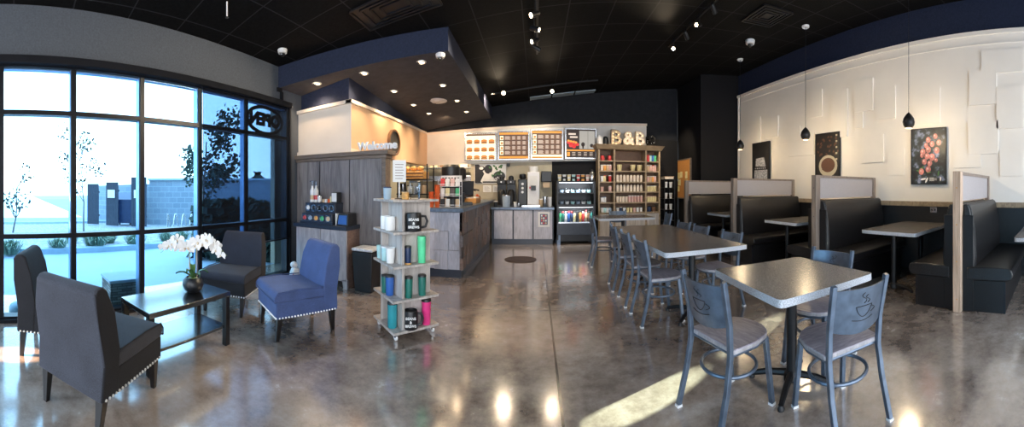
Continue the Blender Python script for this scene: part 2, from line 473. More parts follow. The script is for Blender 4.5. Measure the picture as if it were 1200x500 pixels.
# OPEN sign behind the glass, read from outside
so = thing('open_sign', 'oval dark OPEN sign hanging in the upper corner pane behind the shade', 'sign')
C = onY(311, 141, 1); 
sp = lw(-.035, 3.50, 2.335)
so.matrix_world = Matrix.Translation(sp) @ Matrix.Rotation(R(-90 + 2.55) , 4, 'Z')
ring = [(.36 * math.cos(t * PI / 24), 0, .19 * math.sin(t * PI / 24)) for t in range(48)]
MB().tube(ring, .026, 8, closed=True).build('oval_ring', 'frame_black', so)
def text(body, size, mat, parent, loc=(0, 0, 0), rot=(PI / 2, 0, 0), ext=.004, name='lettering', bold=0, align='CENTER'):
    cu = bpy.data.curves.new(name, 'FONT'); cu.body = body; cu.size = size; cu.extrude = ext
    cu.align_x = align; cu.align_y = 'CENTER'; cu.offset = bold; cu.resolution_u = 3
    cu.materials.append(M[mat]); o = bpy.data.objects.new(name, cu); COL.objects.link(o)
    if parent is not None: o.parent = parent
    me = bpy.data.meshes.new_from_object(o); bpy.data.objects.remove(o); bpy.data.curves.remove(cu)
    o = bpy.data.objects.new(name, me); COL.objects.link(o)
    if parent is not None: o.parent = parent
    o.location = loc; o.rotation_euler = rot
    return o
text('OPEN', .24, 'frame_black', so, rot=(PI / 2, 0, 0), ext=.008, bold=.016)

# small sensor bracket above the shade end
sn = thing('sensor', 'small black sensor bracket on the grey wall above the shade end', 'sensor', lw(.02, 3.80, 2.80), R(-90 - 2.55))
MB().box(-.02, .02, -.02, .02, -.13, .0).box(-.012, .03, -.03, 0, -.2, -.13).build('bracket', 'matte_black', sn)
MB().box(-.01, .09, -.05, .01, 0, .06).build('head', 'matte_black', sn, bevel=.006)
MB().tube([(0, -.01, -.12), (.03, -.03, -.17), (-.01, -.02, -.2)], .008).build('cable', 'white_plastic', sn)

# ceiling (slopes up to the booth wall)
def cz(x, d=0): return ceil_z(x, d)
c = MB().hexa([(-4.2, -3, cz(-4.2)), (6.2, -3, cz(6.2)), (6.2, 11.6, cz(6.2)), (-4.2, 11.6, cz(-4.2)),
               (-4.2, -3, cz(-4.2) + .2), (6.2, -3, cz(6.2) + .2), (6.2, 11.6, cz(6.2) + .2), (-4.2, 11.6, cz(-4.2) + .2)])
struct(c.build('ceiling', 'ceiling', smooth=0))

# soffit over the service counter
def sof(name, pts, d0, d1, mats):
    b = MB()
    p = [(x, y, cz(x, d0)) for x, y in pts] + [(x, y, cz(x, d1)) for x, y in pts]
    b.hexa(p)
    if isinstance(mats, list): b.m[0] = 1
    return struct(b.build(name, mats, smooth=0))
sof('trim_1', [(-4.1, 3.42), (-1.16, 4.30), (-1.16, 8.7), (-4.1, 8.7)], .32, -.02, ['wall_navy', 'soffit_grey'])

# half height wood wall behind the coffee station, with ledge
YW = 4.05
ww = MB(); xs = [-3.62, -3.08, -2.54, -2.02]
for a, b in zip(xs[:-1], xs[1:]): ww.box(a + .009, b - .009, YW, YW + .03, 0, 1.80)
ww.mat(1).box(-3.62, -2.0, YW + .008, YW + .14, 0, 1.80)
struct(ww.build('wall_front_panelled', ['grey_wood', 'black_plastic'], smooth=0))
lg = MB().box(-3.62, -1.90, YW - .07, YW + .2, 1.80, 1.86).box(-3.62, -1.94, YW - .035, YW + .17, 1.755, 1.80)
struct(lg.build('trim_2', 'trim_wood', bevel=.006))
struct(MB().box(-2.02, -1.96, YW - .01, YW + .15, 0, 1.76).build('trim_3', 'trim_wood', bevel=.004))

# cream fascia box over the service counter; its side wall runs back to the menu wall
A0, A1 = (-2.53, 4.08), (-2.95, 8.6)
b = MB()
b.hexa([(-3.65, 4.08, 1.86), (-2.53, 4.08, 1.86), (-2.56, 4.3, 1.86), (-3.65, 4.3, 1.86), (-3.65, 4.08, 2.58), (-2.53, 4.08, 2.62), (-2.56, 4.3, 2.62), (-3.65, 4.3, 2.58)])
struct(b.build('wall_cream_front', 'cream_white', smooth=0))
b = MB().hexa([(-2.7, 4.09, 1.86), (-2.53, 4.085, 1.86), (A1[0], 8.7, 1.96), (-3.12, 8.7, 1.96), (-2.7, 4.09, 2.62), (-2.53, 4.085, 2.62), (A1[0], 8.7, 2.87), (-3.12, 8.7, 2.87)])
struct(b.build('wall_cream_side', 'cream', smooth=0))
b = MB()
b.hexa([(-3.65, 4.04, 2.53), (-2.50, 4.04, 2.57), (-2.53, 4.3, 2.57), (-3.65, 4.3, 2.53), (-3.65, 4.04, 2.58), (-2.50, 4.04, 2.62), (-2.53, 4.3, 2.62), (-3.65, 4.3, 2.58)])
b.hexa([(-2.6, 4.04, 2.571), (-2.50, 4.04, 2.571), (A1[0] + .03, 8.6, 2.82), (-3.0, 8.6, 2.82), (-2.6, 4.04, 2.621), (-2.50, 4.04, 2.621), (A1[0] + .03, 8.6, 2.871), (-3.0, 8.6, 2.871)])
b.hexa([(-3.65, 4.05, 1.861), (-2.515, 4.05, 1.861), (-2.53, 4.3, 1.861), (-3.65, 4.3, 1.861), (-3.65, 4.05, 1.92), (-2.515, 4.05, 1.92), (-2.53, 4.3, 1.92), (-3.65, 4.3, 1.92)])
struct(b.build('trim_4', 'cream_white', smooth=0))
b = MB().hexa([(-3.65, 4.16, 2.57), (-2.62, 4.16, 2.60), (-3.02, 8.7, 2.85), (-3.65, 8.7, 2.85), (-3.65, 4.16, 3.1), (-2.62, 4.16, 3.1), (-3.02, 8.7, 3.1), (-3.65, 8.7, 3.1)])
struct(b.build('wall_navy_side', 'wall_navy', smooth=0))

# menu wall: dark upper band, cream panel, grey-beige below, opening to the kitchen on the left
YM = 8.7
struct(MB().box(-4.2, 3.95, YM + .06, YM + .2, 2.6, 4.6).build('wall_back_upper', 'wall_upper', smooth=0))
b = MB().hexa([(-3.1, YM, 1.96), (3.0, YM, 2.1), (3.0, YM + .06, 2.1), (-3.1, YM + .06, 1.96), (-3.1, YM, 2.85), (3.0, YM, 3.11), (3.0, YM + .06, 3.11), (-3.1, YM + .06, 2.85)])
struct(b.build('wall_back_panel', 'panel_white', smooth=0))
b = MB().hexa([(-3.1, YM - .03, 2.80), (3.01, YM - .03, 3.06), (3.01, YM, 3.06), (-3.1, YM, 2.80), (-3.1, YM - .03, 2.86), (3.01, YM - .03, 3.12), (3.01, YM, 3.12), (-3.1, YM, 2.86)])
struct(b.build('trim_5', 'cream_white', smooth=0))
struct(MB().box(-1.72, .42, YM + .005, YM + .15, 0, 2.05).build('wall_back_lower', 'beige_wall', smooth=0))
struct(MB().box(.42, 3.95, YM + .01, YM + .15, 0, 2.7).build('wall_back_dark', 'wall_black', smooth=0))
# kitchen beyond the opening
k = MB().box(-4.2, -1.5, 10.6, 10.7, 0, 2.6).box(-1.6, -1.5, YM + .15, 10.6, 0, 2.6).box(-4.3, -4.2, 4.2, 10.7, 0, 3.2)
struct(k.build('wall_kitchen', 'beige_wall', smooth=0))
struct(MB().box(-4.2, -1.5, YM + .06, 10.7, 2.6, 2.66).build('ceiling_kitchen', 'white_wall', smooth=0))

# right wall with white upper panel, dark wainscot and wood rail
XR = 5.10
struct(MB().box(XR + .06, XR + .2, -3, 7.40, 0, 4.6).build('wall_right', 'wall_navy', smooth=0))
b = MB().box(XR, XR + .06, -3, 7.33, 1.05, 3.79).box(XR - .035, XR + .06, -3, 7.34, 3.75, 3.81).box(XR - .012, XR, -3, 7.33, 3.60, 3.62).box(XR - .02, XR, 7.28, 7.33, 1.05, 3.75)
struct(b.build('wall_right_panel', 'white_wall', smooth=0))
struct(MB().box(XR - .002, XR + .06, -3, 7.33, 0, 1.045).build('wall_right_wainscot', 'booth_base', smooth=0))
struct(MB().box(XR - .045, XR, -3, 7.33, 1.045, 1.125).build('trim_6', 'shelf_wood', bevel=.004))
# relief blocks on the white panel (built in px -> wall positions)
rb = MB()
def block(x0, y0, x1, y1, th):
    a = onX(x0, y0, XR); q = onX(x1, y1, XR)
    rb.box(XR - th, XR, q.y, a.y, q.z, a.z)
random.seed(3)
BL = [(880, 140, 892, 168, .03), (898, 139, 913, 160, .04), (913, 152, 938, 166, .02), (925, 160, 955, 181, .035), (976, 108, 994, 160, .04), (1002, 96, 1024, 129, .04), (1003, 118, 1012, 150, .03),
      (1027, 104, 1050, 139, .03), (1070, 106, 1102, 144, .02), (1010, 160, 1036, 190, .03), (1040, 175, 1060, 205, .02), (1135, 143, 1170, 180, .03), (1136, 84, 1168, 122, .025), (1168, 102, 1199, 150, .03),
      (1150, 60, 1199, 84, .02), (885, 172, 897, 195, .02), (1118, 176, 1150, 196, .02), (950, 108, 964, 136, .025), (1172, 176, 1199, 206, .025)]
for q in BL: block(*q)
struct(rb.build('trim_7', 'white_wall', smooth=0))
# hallway beyond the booths
struct(MB().box(4.0, 4.1, 7.45, 11.5, 0, 4.5).box(4.0, XR + .2, 7.40, 7.46, 0, 4.6).build('wall_hall_right', 'wall_black', smooth=0))
struct(MB().box(3.0, 4.1, 11.4, 11.5, 0, 4.5).build('wall_hall_back', 'wall_black', smooth=0))

# outlet on the wainscot
p = onX(1094, 238, XR)
t = thing('wall_outlet', 'grey metal outlet plate on the dark wall over the nearest full booth', 'outlet', (XR - .006, p.y, .99))
MB().box(0, .006, -.06, .06, -.045, .045).build('plate', 'steel', t, bevel=.002)
for q in (-.028, .028): MB().box(-.003, 0, q - .014, q + .014, -.016, .016).build('socket', 'black_plastic', t)

# ================================================================ CEILING FITTINGS
DN = [('at the soffit corner above the grey wall', 371, 98), ('near the soffit front edge', 426, 86), ('beside the dome camera on the soffit', 493, 73), ('between the front row and the cream wall', 461, 107),
      ('second along the cream wall', 484, 123), ('third along the cream wall', 502, 133), ('above the round vent towards the aisle', 518, 100), ('beside the round vent', 535, 118), ('farthest towards the menu boards', 546, 131)]
base = None
for i, (wd, x, y) in enumerate(DN):
    p = onCeil(x, y, .32)
    if p.x < -3.2: p.x = -3.2; p.z = cz(-3.2, .32)
    lab = 'small round warm recessed light ' + wd
    if base is None:
        base = thing('recessed_light', lab, 'recessed light', p, 0, 'recessed lights in the soffit')
        MB().lathe([(.075, -.006), (.078, .0), (.078, .004), (.055, .004), (.052, -.006)], n=24, ring=True).build('trim_ring', 'white_plastic', base)
        MB().lathe([(.051, -.003), (.051, .002)], n=20).build('lens', 'lamp_glow', base)
    else: dup(base, lab, p)
    sp = bpy.data.lights.new('downlight', 'SPOT'); sp.energy = 24; sp.color = (1, .72, .44); sp.spot_size = R(125); sp.spot_blend = .8; sp.shadow_soft_size = .05
    lo = bpy.data.objects.new('downlight', sp); lo.location = (p.x, p.y, p.z - .03); COL.objects.link(lo)

p = onCeil(512, 118, .32)
rv = thing('round_vent', 'round white ceiling diffuser in the soffit over the counter', 'vent', p)
for k, r in enumerate((.20, .15, .10, .05)):
    MB().lathe([(r, -.01 - .006 * k), (r, 0), (r - .02, 0), (r - .02, -.006 - .006 * k)], n=32).build('ring', 'white_plastic', rv)

def dome(px, py, drop, lab, sc=1.0):
    p = onCeil(px, py, drop)
    t = thing('dome_camera', lab, 'security camera', p, 0, 'dome security cameras')
    s = sc
    MB().lathe([(.066 * s, 0), (.07 * s, -.01), (.062 * s, -.055 * s), (.045 * s, -.06 * s)], n=24).build('housing', 'white_plastic', t)
    MB().ell((0, 0, -.06 * s), (.038 * s, .038 * s, .042 * s), 16, 10).build('dome', 'black_plastic', t)
    MB().ell((.005, -.03 * s, -.075 * s), .012 * s).build('lens', 'steel', t)
dome(331, 58, 0, 'white dome camera on the black ceiling above the window shade end', .95)
dome(516, 63, .32, 'white dome camera under the front edge of the soffit', .95)
dome(879, 47, 0, 'white dome camera on the black ceiling near the pendants', 1.35)

def vent(px, py, w, d, lab, rz=0):
    p = onCeil(px, py, 0)
    t = thing('ceiling_vent', lab, 'vent', p, rz)
    t.rotation_euler = (0, -math.atan(CEILK), rz)
    MB().box(-w / 2, w / 2, -d / 2, d / 2, -.012, 0).build('backing', 'black_plastic', t)
    for k in range(4):
        a = w / 2 - k * w * .11; b_ = d / 2 - k * d * .11
        m = MB()
        for s in (-1, 1):
            m.box(-a, a, s * b_ - .012, s * b_ + .012, -.03, -.012 - .0); m.box(s * a - .012, s * a + .012, -b_, b_, -.03, -.012)
        m.build('vane', 'frame_black' if k % 2 else 'black_metal', t)
    return t
vent(464, 6, .95, .5, 'black rectangular ceiling vent above the soffit front edge', R(0))
vent(899, 18, .60, .60, 'black square stepped ceiling diffuser beside the dome camera near the booths', R(0))
# pale slot diffuser near the menu wall
t = thing('slot_diffuser', 'pale grey three section air slot at the back of the black ceiling', 'vent')
for a, b_ in ((621, 646), (648, 673), (675, 698)):
    p = onCeil(a, 113.5); q = onCeil(b_, 112.5); y0 = 8.40; y1 = 8.66
    x0 = y0 * math.tan(ang(a)); x1 = y0 * math.tan(ang(b_))
    MB().hexa([(x0, y0, cz(x0, .02)), (x1, y0, cz(x1, .02)), (x1, y1, cz(x1, .02)), (x0, y1, cz(x0, .02)), (x0, y0, cz(x0)), (x1, y0, cz(x1)), (x1, y1, cz(x1)), (x0, y1, cz(x0))]).build('section', 'kerb', t)

# sprinkler rod near the window
p = onCeil(266, 2); 
t = thing('sprinkler', 'thin white sprinkler drop hanging from the ceiling near the window', 'sprinkler', p)
MB().tube([(0, 0, 0), (0, 0, -.16)], .008).build('pipe', 'white_plastic', t); MB().lathe([(.02, -.165), (.02, -.16), (.006, -.15)], n=12).build('deflector', 'steel', t)

# track lights
def track(name, lab, a, b, drop=.06):
    a = Vector((a[0], a[1], cz(a[0], drop))); b = Vector((b[0], b[1], cz(b[0], drop)))
    t = thing('track_rail', lab, 'track')
    MB().sq(a, b, .03).build('rail', 'black_metal', t)
    for q in (.1, .9):
        c = a.lerp(b, q); MB().tube([c, c + Vector((0, 0, drop))], .008).build('hanger', 'black_metal', t)
track('t', 'black lighting track running front to back over the aisle', (.02, 3.4), (.02, 5.6))
track('t', 'black lighting track running front to back before the booths', (2.36, 3.6), (2.36, 5.6))
track('t', 'black lighting track running across in front of the menu wall', (-1.0, 7.45), (1.4, 7.45))

def head(px, py, dirv, lab, lit=True, src=None, Y=None, energy=85, L=.13, r=.035, X=None):
    """spot head whose lamp face sits at the pixel, pointing along dirv"""
    p = onY(px, py, Y) if Y else onX(px, py, X)
    d = Vector(dirv).normalized()
    t = thing('track_spotlight', lab, 'spotlight', p, 0, 'spotlights on the ceiling tracks')
    q = d.to_track_quat('Z', 'Y')
    t.rotation_mode = 'QUATERNION'; t.rotation_quaternion = q
    MB().lathe([(r * .8, -L), (r * .95, -L * .8), (r, 0), (r * .85, .002), (r * .85, -.01)], n=18).build('can', 'black_metal', t)
    MB().lathe([(r * .82, -.008), (r * .82, -.004)], n=16).build('lamp_face', 'track_glow' if lit else 'black_plastic', t)
    top = Vector((p.x - d.x * L * .6, p.y - d.y * L * .6, 0)); top.z = cz(top.x, .06)
    st = MB(); inv = q.to_matrix().to_4x4().inverted() @ Matrix.Translation(-p)
    st.tube([inv @ (p - d * L * .6), inv @ Vector((top.x, top.y, top.z))], .009, 8); st.build('stem', 'black_metal', t)
    if lit:
        sp = bpy.data.lights.new('spot', 'SPOT'); sp.energy = energy; sp.color = (1, .80, .55); sp.spot_size = R(70); sp.spot_blend = .6; sp.shadow_soft_size = .03
        lo = bpy.data.objects.new('spot', sp); COL.objects.link(lo); lo.location = p + d * .02
        lo.rotation_mode = 'QUATERNION'; lo.rotation_quaternion = (-d).to_track_quat('Z', 'Y')
head(622, 18, (-.75, -.55, -.5), 'lit black spotlight nearest the top of the aisle track', Y=3.9)
head(632, 35, (.85, -.3, -.35), 'lit black spotlight second down the aisle track facing the booths', Y=4.3)
head(623, 49, (-.75, -.5, -.5), 'lit black spotlight third down the aisle track', Y=4.7)
head(633, 59, (.9, .2, -.45), 'unlit black spotlight at the far end of the aisle track', False, Y=5.05)
head(838, 16, (.6, .4, -.6), 'unlit black spotlight at the near end of the booth side track', False, Y=4.05)
head(816, 29, (-.8, -.4, -.4), 'faintly lit black spotlight second on the booth side track', Y=4.45, energy=20)
head(806, 46, (.6, .4, -.6), 'unlit black spotlight third on the booth side track', False, Y=4.85)
head(789, 57, (-.5, -.8, -.35), 'brightly lit black spotlight at the far end of the booth side track', Y=5.35, energy=20)
head(590, 109, (-.05, -.95, -.3), 'glowing spotlight on the cross track above the drinks counter', Y=7.25, r=.05, energy=14)
head(647, 107, (.0, -.95, -.3), 'glowing spotlight on the cross track above the drinks cooler', Y=7.25, r=.045, energy=10)
for k, (x, y) in enumerate(((763, 142), (774, 135), (782, 131))):
    head(x, y, (-.6, -.6, -.4), 'tiny glowing spotlight far back above the hallway, %s from the shelf' % ORD[k], Y=9.2 + k * .5, r=.03, energy=4, L=.08)

# pendants over the booth tables
pend = None
for (lab, Yp) in (('black teardrop pendant over the nearest full booth table', 2.1), ('black teardrop pendant over the middle booth table', 4.13), ('black teardrop pendant over the farthest booth table', 6.16)):
    x = 4.34; zc = 2.31; top = cz(x)
    if pend is None:
        pend = thing('pendant_lamp', lab, 'pendant lamp', (x, Yp, zc), 0, 'pendant lamps over the booths')
        MB().lathe([(.05, -.095), (.08, -.055), (.09, -.01), (.078, .045), (.04, .10), (.012, .125), (.012, .13)], n=24).build('shade', 'black_metal', pend)
        MB().lathe([(.046, -.097), (.046, -.095)], n=16).build('lamp_lens', 'bulb_glow', pend)
        MB().tube([(0, 0, .12), (0, 0, top - zc)], .0045, 6).build('cord', 'frame_black', pend)
        MB().lathe([(.07, top - zc - .02), (.06, top - zc - .035), (.07, top - zc)], n=20).build('canopy', 'white_plastic', pend)
    else: dup(pend, lab, (x, Yp, zc))
    sp = bpy.data.lights.new('pendant', 'POINT'); sp.energy = 11; sp.color = (1, .76, .46); sp.shadow_soft_size = .11
    lo = bpy.data.objects.new('pendant', sp); lo.location = (x + .02, Yp, zc - .13); COL.objects.link(lo)

# round floor plate in the aisle
p = Vector((-.29, 6.26, 0))
t = thing('floor_plate', 'round rust brown access plate set in the aisle floor', 'floor plate', p)
MB().lathe([(.30, 0), (.30, .006), (.27, .008), (.27, .004), (.0, .004)], n=40).build('rim', 'rust', t)
MB().lathe([(.25, .004), (.25, .009), (.20, .009), (.20, .005), (.12, .005), (.12, .009), (.0, .009)], n=40).build('lid', 'rust', t)
# ================================================================ DINING CHAIRS
def make_chair(label, loc, rz, group):
    t = thing('dining_chair', label, 'chair', loc, rz, group)
    # front is +Y
    out = []
    for k in range(9):                      # seat outline: rounded front, straight back
        a = PI * k / 8
        out.append((.205 * math.cos(a) * (1 if abs(math.cos(a)) < .99 else 1), .03 + .185 * math.sin(a) ** .8))
    out = [(.20, -.165)] + [(.215, 0.0)] + out[1:-1] + [(-.215, 0.0), (-.20, -.165)]
    st_ = MB().prism(out, .442, .463).build('seat', 'seat_wood', t, bevel=.004)
    MB().prism([(x * 1.012, y * 1.012) for x, y in out], .436, .458).build('seat_edge', 'grey_wood_light', st_, bevel=.004)
    MB().tube([(x * .95, y * .95, .428) for x, y in out], .011, 6, closed=True).build('seat_frame', 'steel_blue', t)
    for s in (-1, 1):
        l = MB().sq((s * .165, .135, .43), (s * .185, .175, .012), .03).build('leg', 'steel_blue', t, bevel=.003)
        MB().box(s * .185 - .018, s * .185 + .018, .158, .192, 0, .014).build('foot_cap', 'white_plastic', l)
        pts = [(s * .190, -.265, .012), (s * .185, -.205, .24), (s * .18, -.175, .42), (s * .183, -.185, .60), (s * .19, -.235, .845)]
        l = MB().tube(pts, .0205, 4, twist=PI / 4).build('leg', 'steel_blue', t, bevel=.003)
        MB().box(s * .190 - .017, s * .190 + .017, -.282, -.248, 0, .014).build('foot_cap', 'white_plastic', l)
    hoop = [(.175 * math.cos(a), -.02 + .165 * math.sin(a), .27) for a in [2 * PI * k / 28 for k in range(28)]]
    MB().tube([(x * 1.02, y, z) for x, y, z in hoop], .011, 8, closed=True).build('stretcher', 'steel_blue', t)
    # curved back panel
    b = MB(); n = 10; vs = []; 
    def bp(u, z, off):
        x = u * .175; lean = -.180 - (z - .55) * .21
        return (x, lean - .045 * (1 - u * u) + off, z)
    for off in (0, .012):
        for j in range(4):
            for i in range(n + 1):
                u = -1 + 2 * i / n
                zb = .585 - .03 * (1 - u * u); zt = .815 + .02 * (1 - u * u) * 0 + .0
                z = zb + (zt - zb) * j / 3
                vs.append(bp(u, z, off))
    fs = []; W = n + 1; Q = 4 * W
    for j in range(3):
        for i in range(n):
            a = j * W + i
            fs.append((a, a + 1, a + W + 1, a + W)); fs.append((Q + a + 1, Q + a, Q + a + W, Q + a + W + 1))
    for i in range(n):
        fs.append((i + 1, i, Q + i, Q + i + 1)); a = 3 * W + i; fs.append((a, a + 1, Q + a + 1, Q + a))
    for j in range(3):
        a = j * W; fs.append((a, a + W, Q + a + W, Q + a)); a = j * W + n; fs.append((a + W, a, Q + a, Q + a + W))
    b.add(vs, fs); b.build('backrest', 'steel_blue', t)
    # coffee cup cut-out motif, both faces
    m = MB()
    def cpt(u, z): 
        x, y, zz = bp(u, z, 0); return x, y, zz
    def curve(fn, r):
        for off in (-.0015, .0135):
            m.tube([(lambda p: (p[0], p[1] + off, p[2]))(bp(*fn(k / 14), 0)) for k in range(15)], r, 5)
    curve(lambda q: (-.32 + .64 * q, .712 - .0 * q), .0019)
    curve(lambda q: (-.32 * math.cos(q * PI) * (1 - .25 * math.sin(q * PI)), .712 - .062 * math.sin(q * PI)), .0019)
    curve(lambda q: (.32 + .16 * math.sin(q * PI), .70 - .035 * q), .0019)
    curve(lambda q: (-.42 + .84 * q, .640 - .012 * math.sin(q * PI)), .0019)
    curve(lambda q: (-.05 + .10 * math.sin(q * 2 * PI), .728 + .06 * q), .0019)
    curve(lambda q: (.10 + .09 * math.sin(q * 2 * PI), .728 + .045 * q), .0019)
    m.build('cup_motif', 'black_metal', t)
    return t

ch0 = None
def chair(x, y, dx, dy, label, group):
    global ch0
    if ch0 is None: ch0 = make_chair(label, (x, y, 0), face(dx, dy), group)
    else: dup(ch0, label, (x, y, 0), face(dx, dy), group)
G1 = 'chairs at the near square table'; G2 = 'chairs at the long table'; G3 = 'chairs at the far table'
chair(1.15, 1.73, 1, .17, 'blue-grey metal cafe chair with wooden seat on the aisle side of the near square table', G1)
chair(1.575, 1.245, .26, 1, 'blue-grey metal cafe chair nearest the viewer, back turned, cup motif on its back', G1)
chair(1.93, 1.72, -1, -.12, 'blue-grey metal cafe chair tucked in beyond the near square table, only back and seat showing', G1)
for k, (y, w) in enumerate(((3.24, 'nearest'), (3.80, 'middle'), (4.38, 'farthest'))):
    chair(1.27, y, 1, -.04 * k, 'blue-grey cafe chair on the aisle side of the long table, %s of three' % w, G2)
for k, (y, w) in enumerate(((3.27, 'nearest'), (4.03, 'middle'), (4.58, 'farthest'))):
    chair(1.96, y, -1, -.04, 'blue-grey cafe chair on the booth side of the long table, %s of three' % w, G2)
chair(1.21, 5.78, 1, 0, 'dark cafe chair on the aisle side of the far table before the cooler', G3)
chair(1.86, 7.2, 0, -1, 'dark cafe chair behind the far table, its back to the wooden shelving', G3)
chair(2.42, 6.3, -1, .1, 'dark cafe chair at the booth side end of the far table', G3)

# ================================================================ TABLES
def foot(m, c, a, r, h=.05):
    dx, dy = math.cos(a), math.sin(a)
    m.tube([(c[0] + dx * .03, c[1] + dy * .03, h + .025), (c[0] + dx * r * .6, c[1] + dy * r * .6, h + .012), (c[0] + dx * r, c[1] + dy * r, .03)], [.026, .022, .018], 8)

def table(label, cx, cy, w, d, z=.76, rz=0, posts=((0, 0),), arms=4, group=None, a0=PI / 4, ar=.29, name='cafe_table', edge='edge_speckle'):
    t = thing(name, label, 'table', (cx, cy, 0), rz, group)
    r = .035
    def rr(w_, d_):
        o = []
        for (sx, sy, st) in ((1, 1, 0), (-1, 1, 1), (-1, -1, 2), (1, -1, 3)):
            for k in range(4):
                a = (st + k / 3) * PI / 2
                o.append((sx * (w_ / 2 - r) + r * math.cos(a), sy * (d_ / 2 - r) + r * math.sin(a)))
        return o
    top = MB().prism(rr(w - .004, d - .004), z - .04, z).build('tabletop', 'laminate', t)
    e = MB(); o = rr(w, d); n = len(o); i_ = rr(w - .008, d - .008)
    vs = [(x, y, zz) for zz in (z - .045, z - .001) for x, y in o] + [(x, y, zz) for zz in (z - .045, z - .001) for x, y in i_]
    fs = []
    for k in range(n):
        q = (k + 1) % n
        fs += [(k, q, n + q, n + k), (2 * n + q, 2 * n + k, 3 * n + k, 3 * n + q), (n + k, n + q, 3 * n + q, 3 * n + k), (q, k, 2 * n + k, 2 * n + q)]
    e.add(vs, fs).build('edge_band', edge, t)
    for px, py in posts:
        MB().lathe([(.036, .06), (.036, z - .06), (.11, z - .055), (.11, z - .042)], (px, py, 0), 20).build('pedestal', 'black_metal', t)
        for k in range(arms):
            m = MB(); foot(m, (px, py), a0 + k * 2 * PI / arms, ar); m.lathe([(.022, 0), (.022, .014), (.012, .03)], (px + ar * math.cos(a0 + k * 2 * PI / arms), py + ar * math.sin(a0 + k * 2 * PI / arms), 0), 10)
            m.build('foot', 'black_metal', t)
        MB().lathe([(.055, .03), (.055, .08), (.038, .1)], (px, py, 0), 18).build('hub', 'black_metal', t)
    return t
table('square speckled grey cafe table nearest the viewer', 1.60, 1.655, .80, .80, rz=R(-5), a0=R(38))
table('long speckled cafe table with six chairs in the middle of the room', 1.60, 3.88, .92, 2.2, posts=((0, -.72), (0, .72)), a0=R(40))
table('small far cafe table standing before the wooden shelving', 1.78, 6.65, 1.15, .80, a0=R(45))

# ================================================================ BOOTHS
XA = 3.50
def booth_divider(y, lab, mat='post_grey'):
    t = thing('booth_divider', lab, 'divider', (0, y, 0), 0, 'booth dividers')
    MB().box(XA - .055, XA + .035, -.045, .045, 0, 1.53).build('end_post', mat, t, bevel=.004)
    for z in (.14, .55, .95, 1.35): MB().ell((XA - .056, 0, z), (.003, .008, .008), 8, 6).build('screw_cover', 'bread' if mat == 'post_wood' else 'bark', t)
    MB().box(XA + .035, XR - .06, -.022, .022, 1.495, 1.53).build('top_rail', 'post_grey', t)
    MB().box(XR - .13, XR - .06, -.03, .03, 1.12, 1.53).build('wall_post', 'post_grey', t, bevel=.003)
    MB().box(XA + .035, XR - .13, -.006, .006, 1.20, 1.495).build('frosted_panel', 'frosted', t, smooth=0)
    MB().box(XA + .035, XR - .06, -.035, .035, .10, 1.16).build('core_panel', 'booth_base', t, smooth=0)
def bench(y, s, lab, L0=XA + .04, L1=XR - .02):
    """bench whose back touches the divider at y and whose seat points in s*Y"""
    t = thing('booth_bench', lab, 'booth bench', (0, y, 0), 0, 'black booth benches')
    f = lambda v: s * v
    def bx(m, x0, x1, a, b_, z0, z1):
        return m.box(x0, x1, min(f(a), f(b_)), max(f(a), f(b_)), z0, z1)
    bx(MB(), L0 - .02, L1, .05, .52, 0, .345).build('base', 'booth_base', t, bevel=.004)
    bx(MB(), L0 - .024, L0 - .018, .50, .523, 0, .34).build('corner_trim', 'frame_black', t)
    # seat cushion: rounded nose profile in YZ, extruded along X
    prof = [(.10, .35), (.52, .35), (.575, .36), (.60, .39), (.605, .43), (.59, .47), (.55, .488), (.40, .495), (.20, .49), (.10, .48)]
    m = MB(); n = len(prof)
    vs = [(L0 - .045, f(a), z) for a, z in prof] + [(L1, f(a), z) for a, z in prof]
    fs = [tuple(range(n)), tuple(reversed(range(n, 2 * n)))] + [((i + 1) % n, i, n + i, n + (i + 1) % n) for i in range(n)]
    m.add(vs, fs).build('seat_cushion', 'vinyl', t, bevel=.012, seg=3)
    prof = [(.048, .38), (.17, .40), (.185, .60), (.165, .90), (.125, 1.12), (.10, 1.165), (.052, 1.17)]
    m = MB(); n = len(prof)
    vs = [(L0 - .01, f(a), z) for a, z in prof] + [(L1, f(a), z) for a, z in prof]
    fs = [tuple(range(n)), tuple(reversed(range(n, 2 * n)))] + [((i + 1) % n, i, n + i, n + (i + 1) % n) for i in range(n)]
    m.add(vs, fs).build('back_cushion', 'vinyl', t, bevel=.014, seg=3)
    pr = [(L0 + .008, f(a + .006), z) for a, z in prof[1:6]]
    MB().tube(pr, .006, 6).build('piping', 'vinyl', t)
    bx(MB(), L0 - .03, L0 - .012, .048, .17, .0, 1.05).build('side_panel', 'booth_base', t, bevel=.004)
    MB().tube([(L0 + .01, f(.078), 1.168), (L1 - .02, f(.078), 1.168)], .007, 6).build('top_welt', 'vinyl', t)
booth_divider(1.09, 'booth divider nearest the viewer with a pale wooden end post and frosted top', 'post_wood')
booth_divider(3.12, 'second booth divider with grey wood post and frosted top, left of the red berry picture')
booth_divider(5.15, 'third booth divider with grey wood post and frosted top, below the farthest picture')
booth_divider(7.18, 'farthest booth divider with frosted top beside the cork board')
bench(1.09, -1, 'black vinyl booth bench nearest the viewer, seat facing away from the divider')
bench(1.09, 1, 'black vinyl booth bench behind the nearest divider, its end showing left of the pale post')
bench(3.12, -1, 'black vinyl booth bench against the second divider, facing the red berry picture table')
bench(3.12, 1, 'black vinyl booth bench hidden mostly behind the second divider, facing the middle booth table')
bench(5.15, -1, 'black vinyl booth bench against the third divider, facing the middle booth table')
bench(5.15, 1, 'black vinyl booth bench behind the third divider, in the farthest booth')
bench(7.18, -1, 'black vinyl booth bench against the farthest divider')
GB = 'booth tables'
